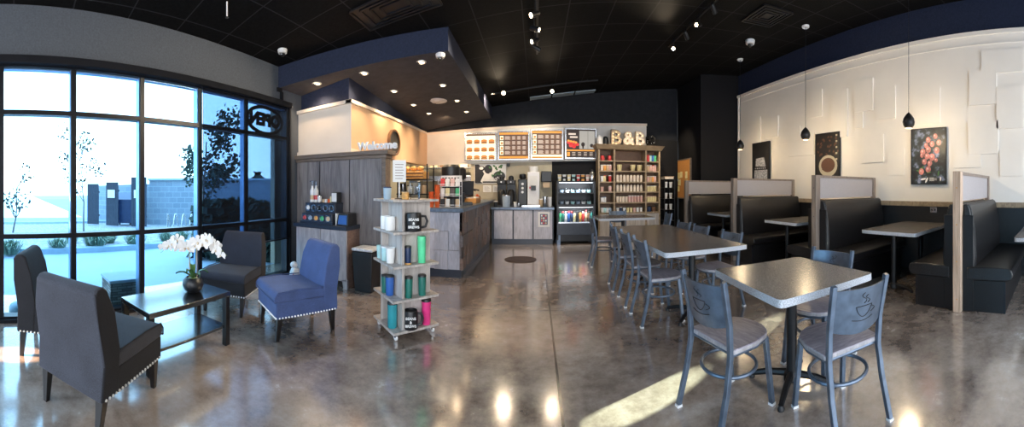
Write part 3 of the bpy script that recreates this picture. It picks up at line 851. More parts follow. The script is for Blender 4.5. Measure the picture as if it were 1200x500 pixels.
for y, w in ((2.10, 'grey speckled booth table below the red berry picture'), (4.13, 'grey speckled booth table in the middle booth'), (6.16, 'grey speckled booth table in the farthest booth'), (.10, 'grey speckled booth table cut by the picture edge, beside the nearest bench')):
    table(w, 4.37, y, 1.34, .80, z=.79, posts=((-.48, 0), (.40, 0)), arms=2, a0=R(90), ar=.26, group=GB, name='booth_table')

# ================================================================ ARMLESS LOUNGE CHAIRS
def lounge(label, x, y, dx, dy, body, side, rz_=None):
    t = thing('slipper_chair', label, 'lounge chair', (x, y, 0), face(dx, dy), 'nailhead slipper chairs')
    W = .275
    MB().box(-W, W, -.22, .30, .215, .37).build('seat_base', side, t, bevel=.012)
    m = MB(); 
    prof = [(-.20, .365), (.295, .365), (.318, .39), (.318, .43), (.29, .462), (.10, .475), (-.20, .455)]
    n = len(prof)
    vs = [(-W - .003, a, z) for a, z in prof] + [(W + .003, a, z) for a, z in prof]
    m.add(vs, [tuple(reversed(range(n))), tuple(range(n, 2 * n))] + [(i, (i + 1) % n, n + (i + 1) % n, n + i) for i in range(n)])
    m.build('seat_cushion', body, t, bevel=.018, seg=3)
    # reclining back with a rolled top, full height to the seat rail; the outside face is lighter cloth
    prof = [(-.335, .215), (-.18, .215), (-.175, .48), (-.215, .70), (-.262, .835), (-.30, .862), (-.345, .855), (-.372, .825), (-.36, .65), (-.325, .42)]
    n = len(prof)
    def wd(z): return W + .012 * math.sin((z - .2) / .65 * PI) - (.02 if z > .80 else 0)
    vs = [(-wd(z), a, z) for a, z in prof] + [(wd(z), a, z) for a, z in prof]
    m = MB(); m.mat(1).add(vs, [tuple(reversed(range(n))), tuple(range(n, 2 * n))]); m.mat(0)
    b0 = 0
    for i in range(n):
        m.f.append([i, (i + 1) % n, n + (i + 1) % n, n + i]); m.m.append(0)
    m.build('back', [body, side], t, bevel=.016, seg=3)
    for s in (-1, 1):
        MB().tube([(s * (W + .003), -.17, .468), (s * (W + .004), .10, .477), (s * (W + .003), .285, .463), (s * (W + .002), .318, .42), (s * (W + .002), .318, .375)], .006, 6).build('piping', side, t)
        for yy, sp in ((.255, 1), (-.285, -1)):
            MB().hexa([(s * .225 - .016, yy + sp * .02 - .016, 0), (s * .225 + .016, yy + sp * .02 - .016, 0), (s * .225 + .016, yy + sp * .02 + .016, 0), (s * .225 - .016, yy + sp * .02 + .016, 0),
                       (s * .235 - .027, yy - .027, .22), (s * .235 + .027, yy - .027, .22), (s * .235 + .027, yy + .027, .22), (s * .235 - .027, yy + .027, .22)]).build('leg', 'leg_black', t, bevel=.003)
    m = MB(); st = .030
    k = int(.60 / st)
    for s in (-1, 1):
        m = MB()
        for i in range(k): m.ell((s * (W + .002), -.30 + i * st, .229), .009, 6, 4)
        m.build('nailhead_trim', 'silver_nail', t)
    m = MB()
    k = int(.54 / st)
    for i in range(k): m.ell((-.27 + i * st, .303, .229), .009, 6, 4)
    m.build('nailhead_trim', 'silver_nail', t)
    MB().tube([(-W - .003, .318, .375), (W + .003, .318, .375)], .006, 6).build('piping', side, t)
    t.scale = (.97, .97, .95)
    return t
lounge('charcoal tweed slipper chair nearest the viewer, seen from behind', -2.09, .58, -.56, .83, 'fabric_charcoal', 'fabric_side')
lounge('dark slipper chair against the window at the near end of the coffee table', -2.80, .42, .32, .95, 'fabric_side', 'fabric_side')
lounge('dark slate slipper chair at the far end of the coffee table against the roller shade', -3.0, 2.34, .44, -.90, 'fabric_slate', 'fabric_side')
lounge('blue slipper chair facing the coffee table beside the cup display stand', -2.14, 2.42, -.42, -.91, 'fabric_blue', 'fabric_blue')

# ================================================================ COFFEE TABLE + ORCHID
ct = thing('coffee_table', 'black coffee table with a lower shelf between the four slipper chairs', 'coffee table', (-2.43, 1.305, 0), R(8.9))
MB().box(-.215, .215, -.41, .41, .42, .46).build('tabletop', 'table_gloss', ct, bevel=.004)
MB().box(-.19, .19, -.39, .39, .15, .172).build('shelf', 'table_gloss', ct, bevel=.003)
for sx in (-1, 1):
    for sy in (-1, 1):
        MB().box(sx * .189 - .024, sx * .189 + .024, sy * .384 - .024, sy * .384 + .024, 0, .42).build('leg', 'leg_black', ct, bevel=.003)

op = thing('orchid', 'white orchid in a round dark pot on the coffee table', 'potted plant', (-2.45, 1.47, .461), R(35))
MB().lathe([(.045, 0), (.075, .02), (.092, .06), (.085, .10), (.062, .125), (.058, .125), (.058, .11), (.0, .108)], n=28).build('pot', 'ceramic_black', op)
MB().ell((0, 0, .108), (.055, .055, .012), 12, 6).build('moss', 'stem_green', op)
def leafblade(m, a, L, w, lift):
    vs = []; n = 7
    for i in range(n):
        q = i / (n - 1); r_ = L * q; z = .115 + lift * math.sin(q * PI * .75) ; ww_ = w * math.sin(PI * (.12 + .86 * q)) 
        for s in (-1, 0, 1):
            vs.append((r_ * math.cos(a) - s * ww_ * math.sin(a), r_ * math.sin(a) + s * ww_ * math.cos(a), z + (.008 if s else 0)))
    fs = []
    for i in range(n - 1):
        for s in (0, 1):
            b_ = i * 3 + s; fs.append((b_, b_ + 1, b_ + 4, b_ + 3))
    k = len(vs)
    vs2 = [(x, y, z - .003) for x, y, z in vs]
    m.add(vs, fs); m.add(vs2, [tuple(reversed(f)) for f in fs])
random.seed(5)
for k, (a, L, lf) in enumerate(((.3, .13, .07), (2.0, .12, .10), (3.5, .15, .05), (4.6, .11, .09), (5.6, .13, .06))):
    m = MB(); leafblade(m, a, L, .026, lf); m.build('leaf', 'green_leaf', op)
def blossom(parent, c, s, yaw, pitch):
    m = MB(); Mx = Matrix.Translation(Vector(c)) @ Matrix.Rotation(yaw, 4, 'Z') @ Matrix.Rotation(pitch, 4, 'X')
    for a, w, L in ((90, .48, .95), (210, .42, .9), (330, .42, .9), (20, .78, 1.05), (160, .78, 1.05)):
        a = R(a); vs = [(0, 0, 0)]; n = 8
        rim = []
        for i in range(n + 1):
            q = -1 + 2 * i / n
            r_ = L * s * (1 - .25 * q * q); off = w * q * .9
            rim.append((r_ * math.cos(a + off * .9), -.12 * s * (1 - q * q) + .05 * s, r_ * math.sin(a + off * .9)))
        for p in rim: vs.append(p)
        fs = [(0, i, i + 1) for i in range(1, n + 1)]
        m.xf(Mx).add(vs, fs); m.xf(Mx).add([(x, y + .002, z) for x, y, z in vs], [tuple(reversed(f)) for f in fs])
    b_ = m.build('blossom', 'petal', parent, smooth=60)
    MB().xf(Mx).ell((0, -.12 * s, -.08 * s), (.14 * s, .14 * s, .2 * s), 8, 6).build('lip', 'petal_heart', b_)
for q, (sx, top, arc) in enumerate(((-.03, .36, (-.26, .02)), (.025, .40, (.26, -.05)))):
    pts = [(sx * .4, 0, .10), (sx, 0, .25), (sx * 1.2, 0, top), (sx + arc[0] * .35, arc[1] * .3, top + .055), (sx + arc[0] * .75, arc[1] * .7, top + .03), (sx + arc[0] * 1.15, arc[1], top - .06)]
    st = MB().tube(pts, [.004] * 4 + [.003, .002], 6).build('stem', 'stem_green', op)
    MB().tube([(sx * 1.3, .01, .10), (sx * 1.3, .01, top - .02)], .003, 6).build('stake', 'tan', op)
    rng = random.Random(q + 11)
    for k in range(9):
        f = k / 8.0
        i = 2 + f * 3; a_ = Vector(pts[min(int(i), 4)]); b2 = Vector(pts[min(int(i) + 1, 5)]); p = a_.lerp(b2, i - int(i))
        p += Vector((rng.uniform(-.02, .02), rng.uniform(-.035, .0), rng.uniform(-.035, .02)))
        blossom(op, p, .074 - .026 * f, rng.uniform(-.5, .7), rng.uniform(-.3, .5))

# small plastic bag bundle on the floor by the window end
bg = thing('bag', 'small white and blue plastic bag bundle on the floor by the window corner', 'bag', (-3.2, 3.62, 0))
m = MB().ell((0, 0, .10), (.085, .07, .10), 14, 10)
rr_ = random.Random(2)
m.v = [(x + rr_.uniform(-.012, .012), y + rr_.uniform(-.012, .012), max(0, z + rr_.uniform(-.012, .012))) for x, y, z in m.v]
m.build('sack', 'bag_plastic', bg)
MB().ell((-.02, 0, .23), (.06, .05, .05), 10, 8).build('knot', 'white_plastic', bg)
MB().ell((.02, -.055, .09), (.025, .012, .03), 8, 6).build('print_patch', 'red', bg)

# ================================================================ PICTURES ON THE RIGHT WALL
def picture(px0, px1, y0, y1, label, kind):
    a = onX(px0, y0, XR); b_ = onX(px1, y1, XR); w_ = a.y - b_.y; zc = (a.z + onX(px0, y1, XR).z) / 2
    h_ = 66 / 72 * .0 + (w_ * 1.5)
    t = thing('framed_picture', label, 'picture', (XR - .012, (a.y + b_.y) / 2, zc), R(-90), 'coffee pictures on the white wall')
    # local: +X along -Y world, face towards -Y local => -X world
    MB().box(-w_ / 2, w_ / 2, -.035, .0, -h_ / 2, h_ / 2).build('canvas', 'print' if kind == 0 else 'black_plastic', t)
    m = MB(); e = .014
    m.box(-w_ / 2 - e, -w_ / 2, -.045, .0, -h_ / 2 - e, h_ / 2 + e).box(w_ / 2, w_ / 2 + e, -.045, .0, -h_ / 2 - e, h_ / 2 + e)
    m.box(-w_ / 2, w_ / 2, -.045, 0, h_ / 2, h_ / 2 + e).box(-w_ / 2, w_ / 2, -.045, 0, -h_ / 2 - e, -h_ / 2)
    m.build('frame', 'frame_black', t)
    return t, w_, h_
t, W_, H_ = picture(1070, 1109, 152, 216, 'framed picture of red coffee cherries on the white wall', 0)
m = MB(); rng = random.Random(4)
def disc(m, x, z, rx, rz2, y=-.0365, n=12, rot=0):
    vs = [(x + rx * math.cos(2 * PI * k / n) * math.cos(rot) - rz2 * math.sin(2 * PI * k / n) * math.sin(rot), y, z + rx * math.cos(2 * PI * k / n) * math.sin(rot) + rz2 * math.sin(2 * PI * k / n) * math.cos(rot)) for k in range(n)]
    m.add(vs, [tuple(range(n))])
CH = [(.18, .36, .045), (.27, .24, .05), (.10, .22, .05), (.0, .30, .05), (.22, .10, .055), (.0, .12, .055), (-.14, .08, .055), (-.03, .0, .055), (.10, -.02, .06), (-.10, -.10, .05), (.04, -.13, .05), (.0, -.24, .055), (-.18, -.28, .055), (.2, -.08, .035), (-.16, .02, .04), (-.05, .2, .045)]
for k, (x, z, r_) in enumerate(CH):
    m.mat(0); disc(m, x * W_ * 1.15, z * H_, r_ * .85, r_, -.0365 - k * .0002); m.mat(1); disc(m, x * W_ * 1.15 - .010, z * H_ + .012, r_ * .3, r_ * .34, -.0367 - k * .0002)
m.build('cherries', ['berry', 'rose'], t)
m = MB()
for x, z, L, a in ((-.2, -.22, .12, .5), (-.28, -.27, .1, -.3), (.02, -.3, .08, .2), (.3, -.32, .09, 1.4), (-.15, -.42, .1, .2), (-.05, -.44, .1, 1.1), (.36, -.42, .07, 1.5)):
    m.mat(0 if z > -.35 else 1); disc(m, x * W_, z * H_, L * .5, L * .16, -.0362, rot=a)
m.build('leaves', ['green_leaf', 'ceramic_white'], t)
m = MB()
for k in range(5): m.box(.02 + .0 * k, .10 + .05 * (k % 2), -.0375, -.036, -H_ * .40 - k * .012, -H_ * .40 - k * .012 + .005)
m.build('caption', 'ceramic_white', t)
t, W_, H_ = picture(958, 985, 163, 205, 'framed dark picture of a white coffee cup with beans, behind the second divider', 1)
m = MB(); disc(m, 0.02, -.22 * H_, W_ * .40, W_ * .36, -.0362, 20); m.mat(1); disc(m, .02, -.20 * H_, W_ * .30, W_ * .24, -.0365, 20)
m.mat(2)
for k in range(26): disc(m, rng.uniform(-.45, .45) * W_, rng.uniform(.0, .46) * H_, .03, .02, -.0366, 8, rng.uniform(0, 3))
for k in range(10): disc(m, rng.uniform(-.22, .3) * W_, rng.uniform(-.3, -.1) * H_, .022, .015, -.0368, 8, rng.uniform(0, 3))
m.mat(0)
for k in range(5): m.box(W_ * .36, W_ * .43, -.037, -.0362, (.42 - k * .13) * H_, (.46 - k * .13) * H_)
m.build('cup_print', ['beige_wall', 'bean_brown', 'bean_brown'], t)
t, W_, H_ = picture(884, 903, 174, 208, 'small framed grey and black picture farthest along the white wall', 1)
m = MB().slab([(-.3 * W_, .1 * H_), (.2 * W_, .12 * H_), (.32 * W_, -.12 * H_), (-.32 * W_, -.10 * H_)], -.037, -.036)
m.mat(1).box(-.4 * W_, .4 * W_, -.037, -.036, -.46 * H_, -.2 * H_); m.mat(0); disc(m, 0, -.42 * H_, .3 * W_, .12 * H_, -.038)
for k in range(6): m.box((-.36 + .12 * k) * W_, (-.3 + .12 * k) * W_, -.0375, -.036, -.17 * H_, -.14 * H_)
m.build('jug_print', ['gravel', 'gravel'], t)
# ================================================================ OUTSIDE
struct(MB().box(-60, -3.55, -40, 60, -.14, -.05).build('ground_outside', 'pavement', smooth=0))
g = MB().box(-12.6, -7.2, -30, 40, -.052, -.02).build('planting_bed', 'gravel', smooth=0); struct(g)
struct(MB().box(-7.2, -7.0, -30, 40, -.05, .06).box(-12.8, -12.6, -30, 40, -.05, .06).build('kerb', 'kerb', smooth=0))
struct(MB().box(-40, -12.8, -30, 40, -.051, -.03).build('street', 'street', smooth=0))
struct(MB().box(-60, -15.2, -40, 3.2, -.03, -.01).build('parking_lot', 'far_lot_glare', smooth=0))  # far ground, its glare given by the near-white colour
# bin enclosure across the lot: block wall and dark gates
def fp(px, d): t = ang(px); return Vector((d * math.sin(t), d * math.cos(t), 0))
e0 = fp(170, 12.9); e1 = fp(240, 12.9)
t = thing('block_enclosure', 'grey-blue concrete block enclosure across the parking lot', 'enclosure')
MB().hexa([(-11.9, 5.2, -.02), (-11.3, 4.9, -.02), (-8.7, 9.2, -.02), (-9.0, 9.6, -.02), (-11.9, 5.2, 1.63), (-11.3, 4.9, 1.63), (-8.7, 9.2, 1.63), (-9.0, 9.6, 1.63)]).build('block_wall', 'block', t, smooth=0)
MB().hexa([(-14.6, 3.9, -.02), (-14.5, 3.7, -.02), (-11.3, 4.9, -.02), (-11.5, 5.1, -.02), (-14.6, 3.9, 1.45), (-14.5, 3.7, 1.45), (-11.3, 4.9, 1.5), (-11.5, 5.1, 1.5)]).build('side_wall', 'block', t, smooth=0)
MB().hexa([(-11.95, 5.15, 1.63), (-11.27, 4.82, 1.63), (-8.66, 9.15, 1.63), (-8.96, 9.65, 1.63), (-11.95, 5.15, 1.70), (-11.27, 4.82, 1.70), (-8.66, 9.15, 1.70), (-8.96, 9.65, 1.70)]).build('coping', 'kerb', t, smooth=0)
def gate(px0, px1, d0, d1, z1, lab):
    a = fp(px0, d0); b_ = fp(px1, d1); n = (b_ - a).normalized().cross(Vector((0, 0, 1))) * .05
    t = thing('enclosure_gate', lab, 'gate')
    m = MB(); k = 6
    for i in range(k):
        p = a.lerp(b_, i / k); q = a.lerp(b_, (i + .93) / k)
        m.hexa([p + Vector((0, 0, .02)), q + Vector((0, 0, .02)), q + n + Vector((0, 0, .02)), p + n + Vector((0, 0, .02)), p + Vector((0, 0, z1)), q + Vector((0, 0, z1)), q + n + Vector((0, 0, z1)), p + n + Vector((0, 0, z1))])
    m.build('boards', 'fence_dark', t)
    m = MB()
    for z in (.35, z1 - .3): m.sq(a - n * .6 + Vector((0, 0, z)), b_ - n * .6 + Vector((0, 0, z)), .06)
    m.build('rail', 'black_metal', t)
    c = a.lerp(b_, .5) + Vector((0, 0, z1 * .72)) + n * 1.3
    return t, a, b_, n
for lab, p0, p1, d0, d1, z1, sign in (('dark board gate at the left end of the block enclosure', 103, 116, 12.4, 12.2, 1.50, 0), ('dark board gate with a white notice, left of the open gap', 125, 139, 11.9, 11.7, 1.55, 1), ('dark board gate with a white notice, right of the open gap', 154, 172, 11.6, 11.5, 1.72, 1)):
    t, a, b_, n = gate(p0, p1, d0, d1, z1, lab)
    if sign:
        c = a.lerp(b_, .45); u = (b_ - a).normalized() * .14
        q = n * -.3 if (c - n).length < c.length else n * 1.3
        q = -q if (c + q).length > c.length else q
        MB().hexa([c - u + q + Vector((0, 0, 1.0)), c + u + q + Vector((0, 0, 1.0)), c + u + q * 1.3 + Vector((0, 0, 1.0)), c - u + q * 1.3 + Vector((0, 0, 1.0)), c - u + q + Vector((0, 0, 1.28)), c + u + q + Vector((0, 0, 1.28)), c + u + q * 1.3 + Vector((0, 0, 1.28)), c - u + q * 1.3 + Vector((0, 0, 1.28))]).build('notice', 'white_paper', t)
a = fp(140, 12.1); b_ = fp(153, 12.0)
t = thing('bin_container', 'dark blue bin container seen in the gap between the gates', 'bin', a.lerp(b_, .5) * 1.01, face(-1, .6))
t.scale = (.7, .7, .9)
MB().hexa([(-.35, -.3, .1), (.35, -.3, .1), (.35, .3, .1), (-.35, .3, .1), (-.42, -.4, 1.0), (.42, -.4, 1.0), (.42, .4, 1.0), (-.42, .4, 1.0)]).build('body', 'deep_blue', t)
MB().hexa([(-.44, -.42, 1.0), (.44, -.42, 1.0), (.44, .42, 1.0), (-.44, .42, 1.0), (-.44, -.42, 1.04), (.44, -.42, 1.04), (.44, .42, 1.3), (-.44, .42, 1.3)]).build('lid', 'deep_blue', t)
for s in (-.28, .28): MB().lathe([(.05, -.05), (.05, .05)], (s, 0, .05), 10).build('wheel', 'black_plastic', t)
# bike rack loops in front of the block wall
c = fp(213, 9.8)
t = thing('bike_rack', 'pale wavy bike rack in front of the block wall', 'bike rack', (c.x, c.y, -.02), face(.86, -.5) )
pts = []
for k in range(41):
    q = k / 40; pts.append((-.42 + .84 * q, 0, .32 + .30 * math.cos(q * 7 * PI + PI)))
MB().tube([(-.42, 0, 0)] + pts + [(.42, 0, 0)], .025, 8).build('loop_tube', 'steel', t)

# ornamental grasses in the bed
gr = None; rng = random.Random(9)
def grass(name, n, r_, h_):
    m = MB()
    for k in range(n):
        a = rng.uniform(0, 2 * PI); q = rng.uniform(.1, 1); hh = h_ * rng.uniform(.6, 1); s = .012
        bx = r_ * .35 * q * math.cos(a); by = r_ * .35 * q * math.sin(a); tx = r_ * q * math.cos(a); ty = r_ * q * math.sin(a)
        u = Vector((-math.sin(a), math.cos(a), 0)) * s
        p0 = Vector((bx, by, 0)); p1 = Vector(((bx + tx) / 2, (by + ty) / 2, hh * .8)); p2 = Vector((tx, ty, hh * (1 - .35 * q)))
        m.add([p0 - u, p0 + u, p1 + u, p1 - u, p2], [(0, 1, 2, 3), (3, 2, 4)])
    return m
GR = [(12, 6.9, .5, 'leftmost'), (68, 7.3, .45, 'second'), (84, 8.3, .35, 'third'), (112, 7.6, .62, 'fourth and broadest'), (128, 8.3, .4, 'fifth'), (158, 7.8, .5, 'sixth'), (195, 8.4, .42, 'seventh'), (213, 8.7, .4, 'eighth'), (232, 8.9, .4, 'ninth')]
g0 = None
for px, d, s, wd in GR:
    p = fp(px, d); lab = 'green ornamental grass clump in the gravel bed outside, %s from the left' % wd
    if g0 is None:
        g0 = tag(grass('g', 320, .6, .55).build('ornamental_grass', 'grass_blade', smooth=0), lab, 'grass clump', 'grass clumps in the bed'); o = g0
    else: o = dup(g0, lab)
    o.location = (p.x, p.y, -.02); o.scale = (s * 1.5, s * 1.5, s * 1.25); o.rotation_euler.z = px
# young trees
def tree(px, d, h_, lab, leaves, seed, spread=.5, mat='conifer', trunk=.03):
    rg = random.Random(seed); p = fp(px, d)
    t = thing('young_tree', lab, 'tree', (p.x, p.y, -.02))
    m = MB(); lv = MB()
    def br(a, dirv, L, r_, dep):
        pts = [a]; cur = a; dd = Vector(dirv).normalized()
        for k in range(5):
            dd = (dd + Vector((rg.uniform(-.18, .18), rg.uniform(-.18, .18), .06))).normalized(); cur = cur + dd * L / 5; pts.append(cur)
        m.tube(pts, [r_ * (1 - .14 * k) for k in range(6)], 5)
        for k in range(leaves if dep > 0 else 0):
            q = pts[rg.randint(2, 5)] + Vector((rg.uniform(-.2, .2), rg.uniform(-.2, .2), rg.uniform(-.2, .2)))
            s = rg.uniform(.03, .07); u = Vector((rg.uniform(-1, 1), rg.uniform(-1, 1), rg.uniform(-1, 1))).normalized() * s; w_ = u.orthogonal().normalized() * s * .7
            lv.add([q - u, q + w_, q + u, q - w_], [(0, 1, 2, 3)])
        if dep < 2:
            for k in range(5 if dep == 0 else 3):
                i = rg.randint(2, 5); a2 = rg.uniform(0, 2 * PI)
                br(pts[i], Vector((math.cos(a2) * spread * 1.6, math.sin(a2) * spread * 1.6, .9)), L * .42, r_ * .5, dep + 1)
    br(Vector((0, 0, 0)), (0, 0, 1), h_, trunk, 0)
    m.build('trunk', 'bark', t); lv.build('foliage', mat, t, smooth=0)
tree(98, 10.5, 2.3, 'bare young tree with sparse leaves beside the enclosure gate', 14, 3)
tree(14, 9.0, 1.4, 'small sparse tree in the first window bay', 5, 8)
tree(238, 8.4, 2.6, 'leafy tree partly behind the roller shade', 75, 21, .75, trunk=.05)
def conifer(px, d, h_, r_, lab, seed):
    rg = random.Random(seed); p = fp(px, d)
    t = thing('conifer', lab, 'tree', (p.x, p.y, -.02))
    MB().tube([(0, 0, 0), (0, 0, h_ * .95)], [.12, .02], 8).build('trunk', 'bark', t)
    lv = MB()
    for k in range(1500):
        z = h_ * (1 - rg.random() ** .6 * .95); rr = r_ * (1 - z / h_) ** .8 * rg.uniform(.75, 1.05); a = rg.uniform(0, 2 * PI)
        q = Vector((rr * math.cos(a), rr * math.sin(a), z)); o = Vector((math.cos(a), math.sin(a), -.5)).normalized() * .28; u = Vector((-math.sin(a), math.cos(a), 0)) * .16
        lv.add([q - o - u, q - o + u, q + o + u * .2, q + o - u * .2], [(0, 1, 2, 3)])
    lv.build('foliage', 'conifer', t, smooth=0)
def hedge(p0, p1, d, h_, w_, lab, seed):
    rg = random.Random(seed); a = fp(p0, d); b_ = fp(p1, d); L = (b_ - a).length; u0 = (b_ - a).normalized()
    t = thing('evergreen_hedge', lab, 'hedge', (a.x, a.y, -.02)); lv = MB()
    for k in range(2600):
        s = rg.uniform(0, L); z = rg.uniform(.02, h_ * (.88 + .12 * math.sin(s * 3))); q = u0 * s + Vector((rg.uniform(-w_, w_), rg.uniform(-w_, w_), z))
        o = Vector((rg.uniform(-1, 1), rg.uniform(-1, 1), rg.uniform(-1, 1))).normalized() * .11; u = o.orthogonal().normalized() * .08
        lv.add([q - o, q + u, q + o, q - u], [(0, 1, 2, 3)])
    lv.build('foliage', 'conifer', t, smooth=0)
    m = MB()
    for k in range(int(L / .6) + 1): m.tube([u0 * (k * .6), u0 * (k * .6) + Vector((0, 0, h_ * .6))], .03, 6)
    m.build('stems', 'bark', t)
hedge(243, 319, 6.6, 1.12, .3, 'dark evergreen hedge seen through the lower half of the roller shade', 5)
conifer(254, 15, 2.4, 1.9, 'dark broad conifer seen through the shade in its first bay', 1)
conifer(302, 17, 2.1, 1.8, 'dark conifer seen through the shade in the last bay', 3)
conifer(330, 22, 1.7, 1.6, 'low dark conifer seen through the shade by the wall corner', 4)
# stone clad planter block just outside the glass
st = thing('stone_block', 'stacked stone block with a slab top standing outside against the glass', 'stone block', (-3.80, 1.29, -.05), R(0))
MB().box(-.18, .18, -.20, .20, 0, .31).build('stone_cladding', 'stone', st, smooth=0)
MB().box(-.195, .195, -.215, .215, .31, .345).build('cap_slab', 'kerb', st, bevel=.008)
m = MB(); rg = random.Random(1)
# river rocks near the glass
for k, (s, n_) in enumerate(((-.05, .11), (.35, .07), (1.95, .06), (2.15, .05))):
    p = lw(-.35, s + .25, -.05)
    o = MB().ell((0, 0, n_ * .5), (n_, n_ * .8, n_ * .7), 10, 7).build('landscape_rock', 'kerb', loc=p)
    tag(o, 'pale rock outside along the foot of the window, %s from the left' % ORD[k], 'rock', 'rocks outside the window')
# ================================================================ SERVICE COUNTER
sc = thing('service_counter', 'service counter with staggered wood block cladding and dark slab top', 'counter')
XC = -1.10; YC0, YC1 = 4.84, 7.9; XL = -1.95
MB().box(XL + .02, XC - .03, YC0 + .045, YC1, .10, .985).build('body', 'navy_laminate', sc, smooth=0)
MB().box(XL + .03, XC - .01, YC0 + .015, YC1, 0, .12).build('toe_kick', 'navy_laminate', sc, smooth=0)
MB().box(XL - .03, XC + .035, YC0 - .035, YC1 + .8, .985, 1.045).build('worktop', 'steel_blue', sc, bevel=.005)
rng = random.Random(12)
m = MB()                                     # front: big blocks at different depths, window light put into their pale colour
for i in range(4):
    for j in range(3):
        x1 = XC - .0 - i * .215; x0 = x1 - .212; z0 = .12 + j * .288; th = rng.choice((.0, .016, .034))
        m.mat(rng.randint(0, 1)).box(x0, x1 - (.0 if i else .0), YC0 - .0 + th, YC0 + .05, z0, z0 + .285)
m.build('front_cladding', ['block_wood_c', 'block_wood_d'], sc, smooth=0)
m = MB(); n = 15                              # aisle side: small brown blocks
for i in range(n):
    for j in range(5):
        y0 = YC0 + .0 + i * (YC1 - YC0) / n; y1 = y0 + (YC1 - YC0) / n - .003; z0 = .12 + j * .172; th = rng.choice((.0, .012, .028))
        m.mat(rng.randint(0, 1)).box(XC - .03, XC + .0 - .0 + th * .8, y0, y1, z0, z0 + .170)
m.build('side_cladding', ['block_wood_a', 'block_wood_b'], sc, smooth=0)

# back counter with three door panels
bc = thing('drinks_counter', 'grey wood back counter with three panels below the coffee brewers', 'counter')
YB = 7.92; bx0 = -1.06; bx1 = .42
MB().box(bx0, bx1, YB + .03, YM - .02, .10, .83).build('carcass', 'navy_laminate', bc, smooth=0)
MB().box(bx0, bx1 - .02, YB + .06, YM - .02, 0, .12).build('toe_kick', 'navy_laminate', bc, smooth=0)
MB().box(bx0 - .02, bx1 + .02, YB - .02, YM - .01, .83, .885).build('worktop', 'steel_blue', bc, bevel=.004)
for i in range(3):
    a = bx0 + .06 + i * .475
    MB().box(a, a + .44, YB, YB + .03, .13, .815).build('door', 'block_wood_d', bc, bevel=.004)
pn = thing('notice_sheet', 'white framed leaflet taped on the rightmost panel of the back counter', 'notice', (.19, YB - .003, .60))
MB().box(-.14, .14, -.004, 0, -.18, .18).build('sheet', 'white_paper', pn)
MB().box(-.09, .09, -.006, -.004, -.13, .13).build('print_area', 'deep_blue', pn)
m = MB()
for k in range(4):
    for q in range(3): m.mat((k + q) % 3).box(-.07 + q * .05, -.035 + q * .05, -.008, -.006, -.11 + k * .06, -.07 + k * .06)
m.build('pictures', ['white_paper', 'red', 'tan'], pn)

# ---------------------------------------------------------------- small goods
def tumbler(label, loc, h, r, body, cap='black_plastic', group=None, name='tumbler', cat='tumbler', style=0, band=None):
    t = thing(name, label, cat, loc, random.uniform(0, 6), group)
    if style == 0: prof = [(r * .86, 0), (r * .9, .004), (r, h * .9), (r, h * .92)]
    elif style == 1: prof = [(r * .95, 0), (r, .006), (r, h * .74), (r * .62, h * .84), (r * .6, h * .88)]
    else: prof = [(r * .75, 0), (r * .8, .004), (r, h), (r * .95, h), (r * .9, h * .96)]
    MB().lathe(prof, n=20).build('body', body, t)
    if style == 0 and cap: MB().lathe([(r * 1.03, h * .9), (r * 1.03, h * .96), (r * .9, h), (r * .2, h)], n=20).build('lid', cap, t)
    if style == 1 and cap:
        MB().lathe([(r * .66, h * .84), (r * .7, h * .98), (r * .5, h)], n=16).build('cap', cap, t)
        MB().tube([(r * .6, 0, h * .9), (r * .95, 0, h * .97), (r * .3, 0, h * 1.02)], .005, 6).build('carry_loop', cap, t)
    if band: MB().lathe([(r * 1.0, h * .08), (r * 1.0, h * .0)], n=20).build('base_band', band, t)
    return t
def mug(label, loc, h, r, body, rz, words=None, name='mug', handle=True, group=None):
    t = thing(name, label, 'mug', loc, rz, group)
    MB().lathe([(r * .9, 0), (r, .01), (r * 1.0, h * .85), (r * .92, h), (r * .86, h), (r * .84, h * .9)], n=24).build('body', body, t)
    if handle:
        pts = [(r * .95, 0, h * .82), (r * 1.5, 0, h * .80), (r * 1.72, 0, h * .55), (r * 1.5, 0, h * .25), (r * .95, 0, h * .2)]
        MB().tube(pts, .012, 8).build('handle', body, t)
    if words:
        for k, wd in enumerate(words):
            text(wd, h * .19, 'white_paper', t, (0, -r * 1.005, h * (.66 - .2 * k)), ext=.0015, bold=.001)
    return t

# ================================================================ CUP DISPLAY STAND
SA = Vector((-1.24, 2.65, 0)); cen = Vector((-1.225, 2.955, 0)); rot = math.atan2(.34, .29)
ds = thing('display_stand', 'four tier weathered wood cup display stand on casters', 'display stand', cen, rot)
TZ = [.085, .36, .66, .96, 1.245]; HS = .235
for z in TZ:
    MB().box(-HS, HS, -HS, HS, z - .022, z).build('shelf', 'stand_wood', ds, bevel=.002)
for a, b_ in zip(TZ[:-1], TZ[1:]):
    for q in range(4):            # pinwheel of four boards around a hollow core
        MB().xf(Matrix.Rotation(q * PI / 2, 4, 'Z')).box(-.132, -.108, -.20, .108, a, b_ - .022).build('divider', 'stand_wood', ds, smooth=0)
for sx in (-1, 1):
    for sy in (-1, 1):
        c = MB().lathe([(.022, .045), (.024, .063)], (sx * .19, sy * .19, 0), 12).box(sx * .19 - .014, sx * .19 + .014, sy * .19 - .02, sy * .19 + .004, .03, .05).build('caster', 'steel', ds)
        MB().xf(Matrix.Translation((sx * .19, sy * .19, .026)) @ Matrix.Rotation(PI / 2, 4, 'Y')).lathe([(.020, -.012), (.026, -.008), (.026, .008), (.020, .012)], n=16).build('wheel', 'white_plastic', c)
def uv(u, v, z):
    return (cen.x + u * math.cos(rot) - v * math.sin(rot), cen.y + u * math.sin(rot) + v * math.cos(rot), z)
